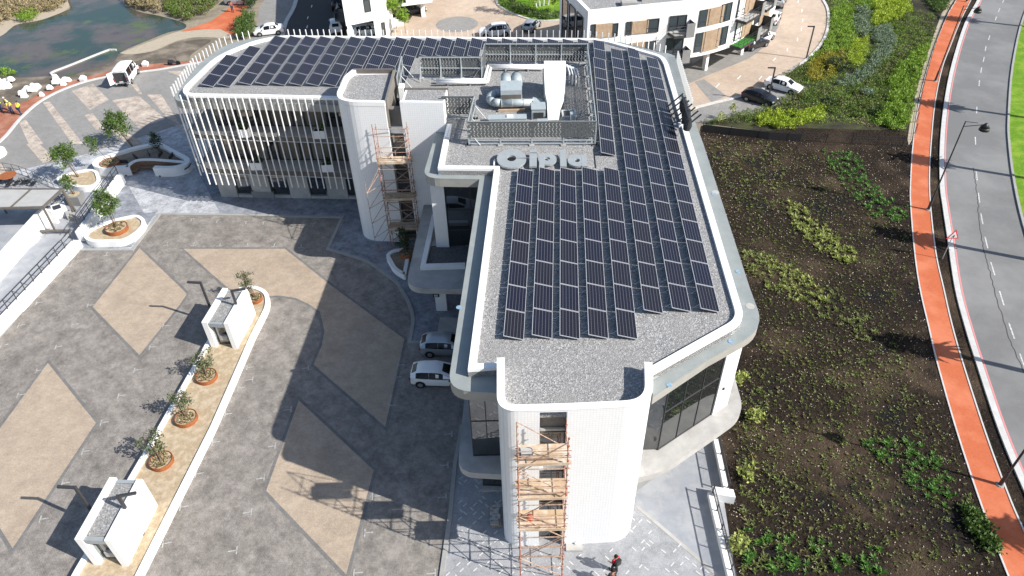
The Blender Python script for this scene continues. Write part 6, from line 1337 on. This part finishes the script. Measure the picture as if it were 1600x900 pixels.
# garden of the court
cover([(778, 2), (792, 16), (824, 27), (852, 32), (880, 30), (902, 27), (902, 20), (880, 24), (850, 22), (822, 14), (806, 4), (800, -10), (778, -10)], 'leaf_green', 2.6, .8, .3, lab='dark hedge planting round the court garden')
cover([(-20, 55), (20, 30), (66, 24), (98, 14), (106, 4), (104, -20), (40, -20), (-20, 10)], 'leaf_dry', 2.2, 1.2, .4, lab='dry pale reeds on the far pond bank', name='reeds')
cover([(192, -20), (194, 2), (204, 12), (224, 17), (254, 22), (250, 8), (230, -20)], 'leaf_dry', 2.4, 1.4, .4, lab='dry reeds on the right pond bank', name='reeds')
cover([(254, 8), (258, 22), (290, 34), (322, 24), (345, 6), (330, -15), (262, -15)], 'leaf_mix', 2.0, 1.0, .34, lab='green and brown scrub between pond and orange lane', name='scrub')
cover([(28, 26), (30, 36), (48, 36), (62, 30), (60, 22)], 'leaf_bright', 2.6, 1.0, .3, lab='green rushes at the far water edge', name='reeds')
cover([(0, 110), (6, 122), (28, 119), (20, 108)], 'leaf_bright', 2.2, .6, .26, lab='green weeds at the near pond corner', name='reeds')
cover([(370, 62), (372, 40), (398, 25), (400, 50), (392, 66)], 'leaf_green', 3.0, 1.5, .34, lab='leafy green bushes beside the orange lane end', name='scrub')
cover([(396, 24), (402, 0), (406, -20), (392, -20), (385, 14)], 'leaf_dark', 3.0, 2.0, .36, lab='dark shrubs beside the top of the orange lane', name='scrub')
# single shrubs one can tell apart
def shrub(px, py, r, h, m, label, grp='separate shrubs in the planting bed', n=300):
    x, y, _ = P(px, py); t = thing('shrub', label, 'shrub', (x, y, 0), grp); s = MB()
    for k in range(5): a = k * 1.26; s.tube((x, y, 0), (x + .6 * r * math.cos(a), y + .6 * r * math.sin(a), h * .6), .03, 5, .012)
    s.build('stems', 'bark', t); quads_obj('foliage', leaves(clumped((x, y, h * .5), (r, r, h * .5), n, 16, r * .17), .26, .4), m, t)
shrub(1308, 109, 1.6, 1.5, 'leaf_dark', 'round dark green shrub in front of the golden shrubs', n=700)
for i, (q, m, l) in enumerate([((1345, 20), 'leaf_silver', 'topmost grey lavender mound'), ((1343, 35), 'leaf_silver', 'second grey lavender mound from the top'), ((1349, 44), 'leaf_silver', 'third grey lavender mound from the top'), ((1347, 54), 'leaf_silver', 'lowest grey lavender mound'), ((1352, 150), 'leaf_silver', 'silvery shrub at the near end of the silver drift'), ((1372, 178), 'leaf_dark', 'dark shrub in the mixed ground cover'), ((1295, 165), 'leaf_dark', 'dark shrub behind the lime front row')]): shrub(*q, .9, .9, m, l)
for i, (q, r) in enumerate([((1512, 800), .5), ((1522, 812), .6), ((1530, 826), .6), ((1539, 838), .65), ((1547, 852), .6), ((1518, 826), .45)]): shrub(*q, r, .5, 'leaf_green', f'leafy green bush at the cycle path edge low in the picture, {ORDW[i]} from the top', 'leafy bushes at the lower cycle path')
for q, nm in [((1154, 600), 'beside the corner column'), ((1178, 655), 'below the corner column'), ((1165, 745), 'below the balustrade pier'), ((1150, 858), 'beside the lower balustrade')]: shrub(*q, .55, 1.2, 'leaf_seed_y', f'yellow green leafy plant in the soil {nm}', 'leafy plants close to the balustrade', 170)
for q, h, nm in [((1123, 196), 1.7, 'left'), ((1141, 188), 2.2, 'right')]: small_tree(P(*q), h, .35, f'thin sapling behind the shade cloth fence, {nm} of two', 'leaf_seed_y', 90, (0, 0), .6, .2, 'saplings behind the fence', 1, 'sapling')
for q, h, r, l in [((619, 45), 4.3, 1.2, 'green palm-like tree before the corner house entrance'), ((633, 52), 3.4, .95, 'small palm-like tree right of the corner house entrance')]: small_tree(P(*q), h, r, l, 'leaf_bright', 420, (0, 0), .8, .34, 'young trees by the corner house', 1)
for q, h, r, l in [((801, 20), 4.6, 1.1, 'left'), ((833, 26), 4.6, 1.2, 'middle'), ((866, 26), 4.2, .9, 'right')]: small_tree(P(*q), h, r, f'slim leafy tree in the court garden, {l} of three', 'leaf_bright', 420, (0, 0), 1.2, .3, 'court garden trees', 1)
for i, (px, py) in enumerate([(838, 12), (843, 10), (849, 9), (856, 8)]):
    x, y, _ = P(px, py); t = thing('bare_tree', f'pale bare trunk in the court garden, {ORDW[i]} from the left', 'tree', (x, y, 0), 'bare trunks in the court garden'); m = MB().tube((x, y, 0), (x + .4 * (i - 1.5), y, 3.5), .16, 6, .07)
    m.build('trunk', 'kerb', t); k = MB()
    for j in range(7): k.tube((x + .25 * (i - 1.5), y, 2 + .2 * j), (x + random.uniform(-1.2, 1.2), y + random.uniform(-1, 1), 4 + random.random()), .04, 5, .015)
    k.build('branches', 'kerb', t)
# ------------------------------------------------------------------ seedlings in the dark soil
seeds = []
def bed(pxs, n, m, h):
    for p in scatter(PL(pxs), n): seeds.append((p[0], p[1], m, h * random.uniform(.6, 1.3)))
bed([(1228, 316), (1247, 320), (1300, 362), (1352, 410), (1335, 417), (1285, 397), (1238, 355)], 150, 'leaf_seed_y', .42)
bed([(1160, 392), (1200, 398), (1260, 430), (1330, 470), (1372, 515), (1350, 542), (1290, 502), (1200, 452), (1165, 422)], 170, 'leaf_seed', .36)
bed([(1160, 392), (1200, 398), (1260, 430), (1300, 470), (1260, 480), (1200, 452), (1165, 422)], 120, 'leaf_seed_y', .36)
bed([(1285, 235), (1340, 240), (1362, 280), (1385, 310), (1421, 325), (1421, 352), (1370, 342), (1318, 292)], 230, 'leaf_seed_g', .34)
bed([(1110, 225), (1280, 235), (1420, 345), (1440, 560), (1300, 640), (1190, 520), (1140, 330)], 900, 'leaf_seed', .17)
bed([(1190, 520), (1420, 560), (1490, 700), (1560, 890), (1160, 900), (1150, 640)], 900, 'leaf_seed', .19)
bed([(1150, 640), (1190, 590), (1225, 700), (1310, 895), (1150, 895)], 110, 'leaf_seed', .30)
bed([(1340, 685), (1440, 685), (1505, 760), (1480, 800), (1410, 760)], 110, 'leaf_seed_g', .34)
bed([(1160, 820), (1380, 860), (1390, 898), (1160, 898)], 60, 'leaf_seed_g', .42)
bed([(1100, 215), (1220, 225), (1230, 330), (1150, 330)], 160, 'leaf_seed', .26)
bed([(1105, 230), (1280, 240), (1400, 360), (1400, 540), (1480, 740), (1500, 880), (1160, 898), (1150, 640), (1190, 520), (1130, 330)], 2600, 'leaf_mix', .13)
seeds = [s for s in seeds if inside((s[0], s[1]), soil_poly)]
seeds.sort(key=lambda s: math.hypot(s[0], s[1], CH) / s[3]); 
big, rest = seeds[:280], seeds[280:]
protos = {}
for i, (x, y, m, h) in enumerate(big):
    key = (m, i % 3)
    if key not in protos:
        me = quads_obj('seedling', np.concatenate([tufts([(0, 0, 0)], 1.0, 15, .95, w=.02), tufts([(.2, .1, 0), (-.15, .15, 0)], .6, 6, .9, w=.02)]), m); COL.objects.unlink(me); protos[key] = me.data; bpy.data.objects.remove(me)
    o = bpy.data.objects.new('seedling', protos[key]); COL.objects.link(o); o.location = (x, y, 0.004); o.scale = (h * .9, h * .9, h); o.rotation_euler = (0, 0, random.uniform(0, 6.28))
    tag(o, 'young strappy green plant set out in the dark soil bed', 'seedling', 'young plants in the dark soil bed')
for m in sorted(set(s[2] for s in rest)):
    sel = [s for s in rest if s[2] == m]
    tag(quads_obj('seedlings', tufts(np.array([(s[0], s[1], .004) for s in sel]), np.array([s[3] for s in sel]), 14, .95, w=.01), m), 'small young plants dotted over the dark soil bed', 'young plants', kind='stuff')
chips = np.array([(x, y, .03) for x, y in scatter(soil_poly, 9000)]); tag(quads_obj('bark_chips', leaves(chips, .10, .3, .7), 'beach'), 'pale bark chips scattered over the dark soil', 'chips', kind='stuff')
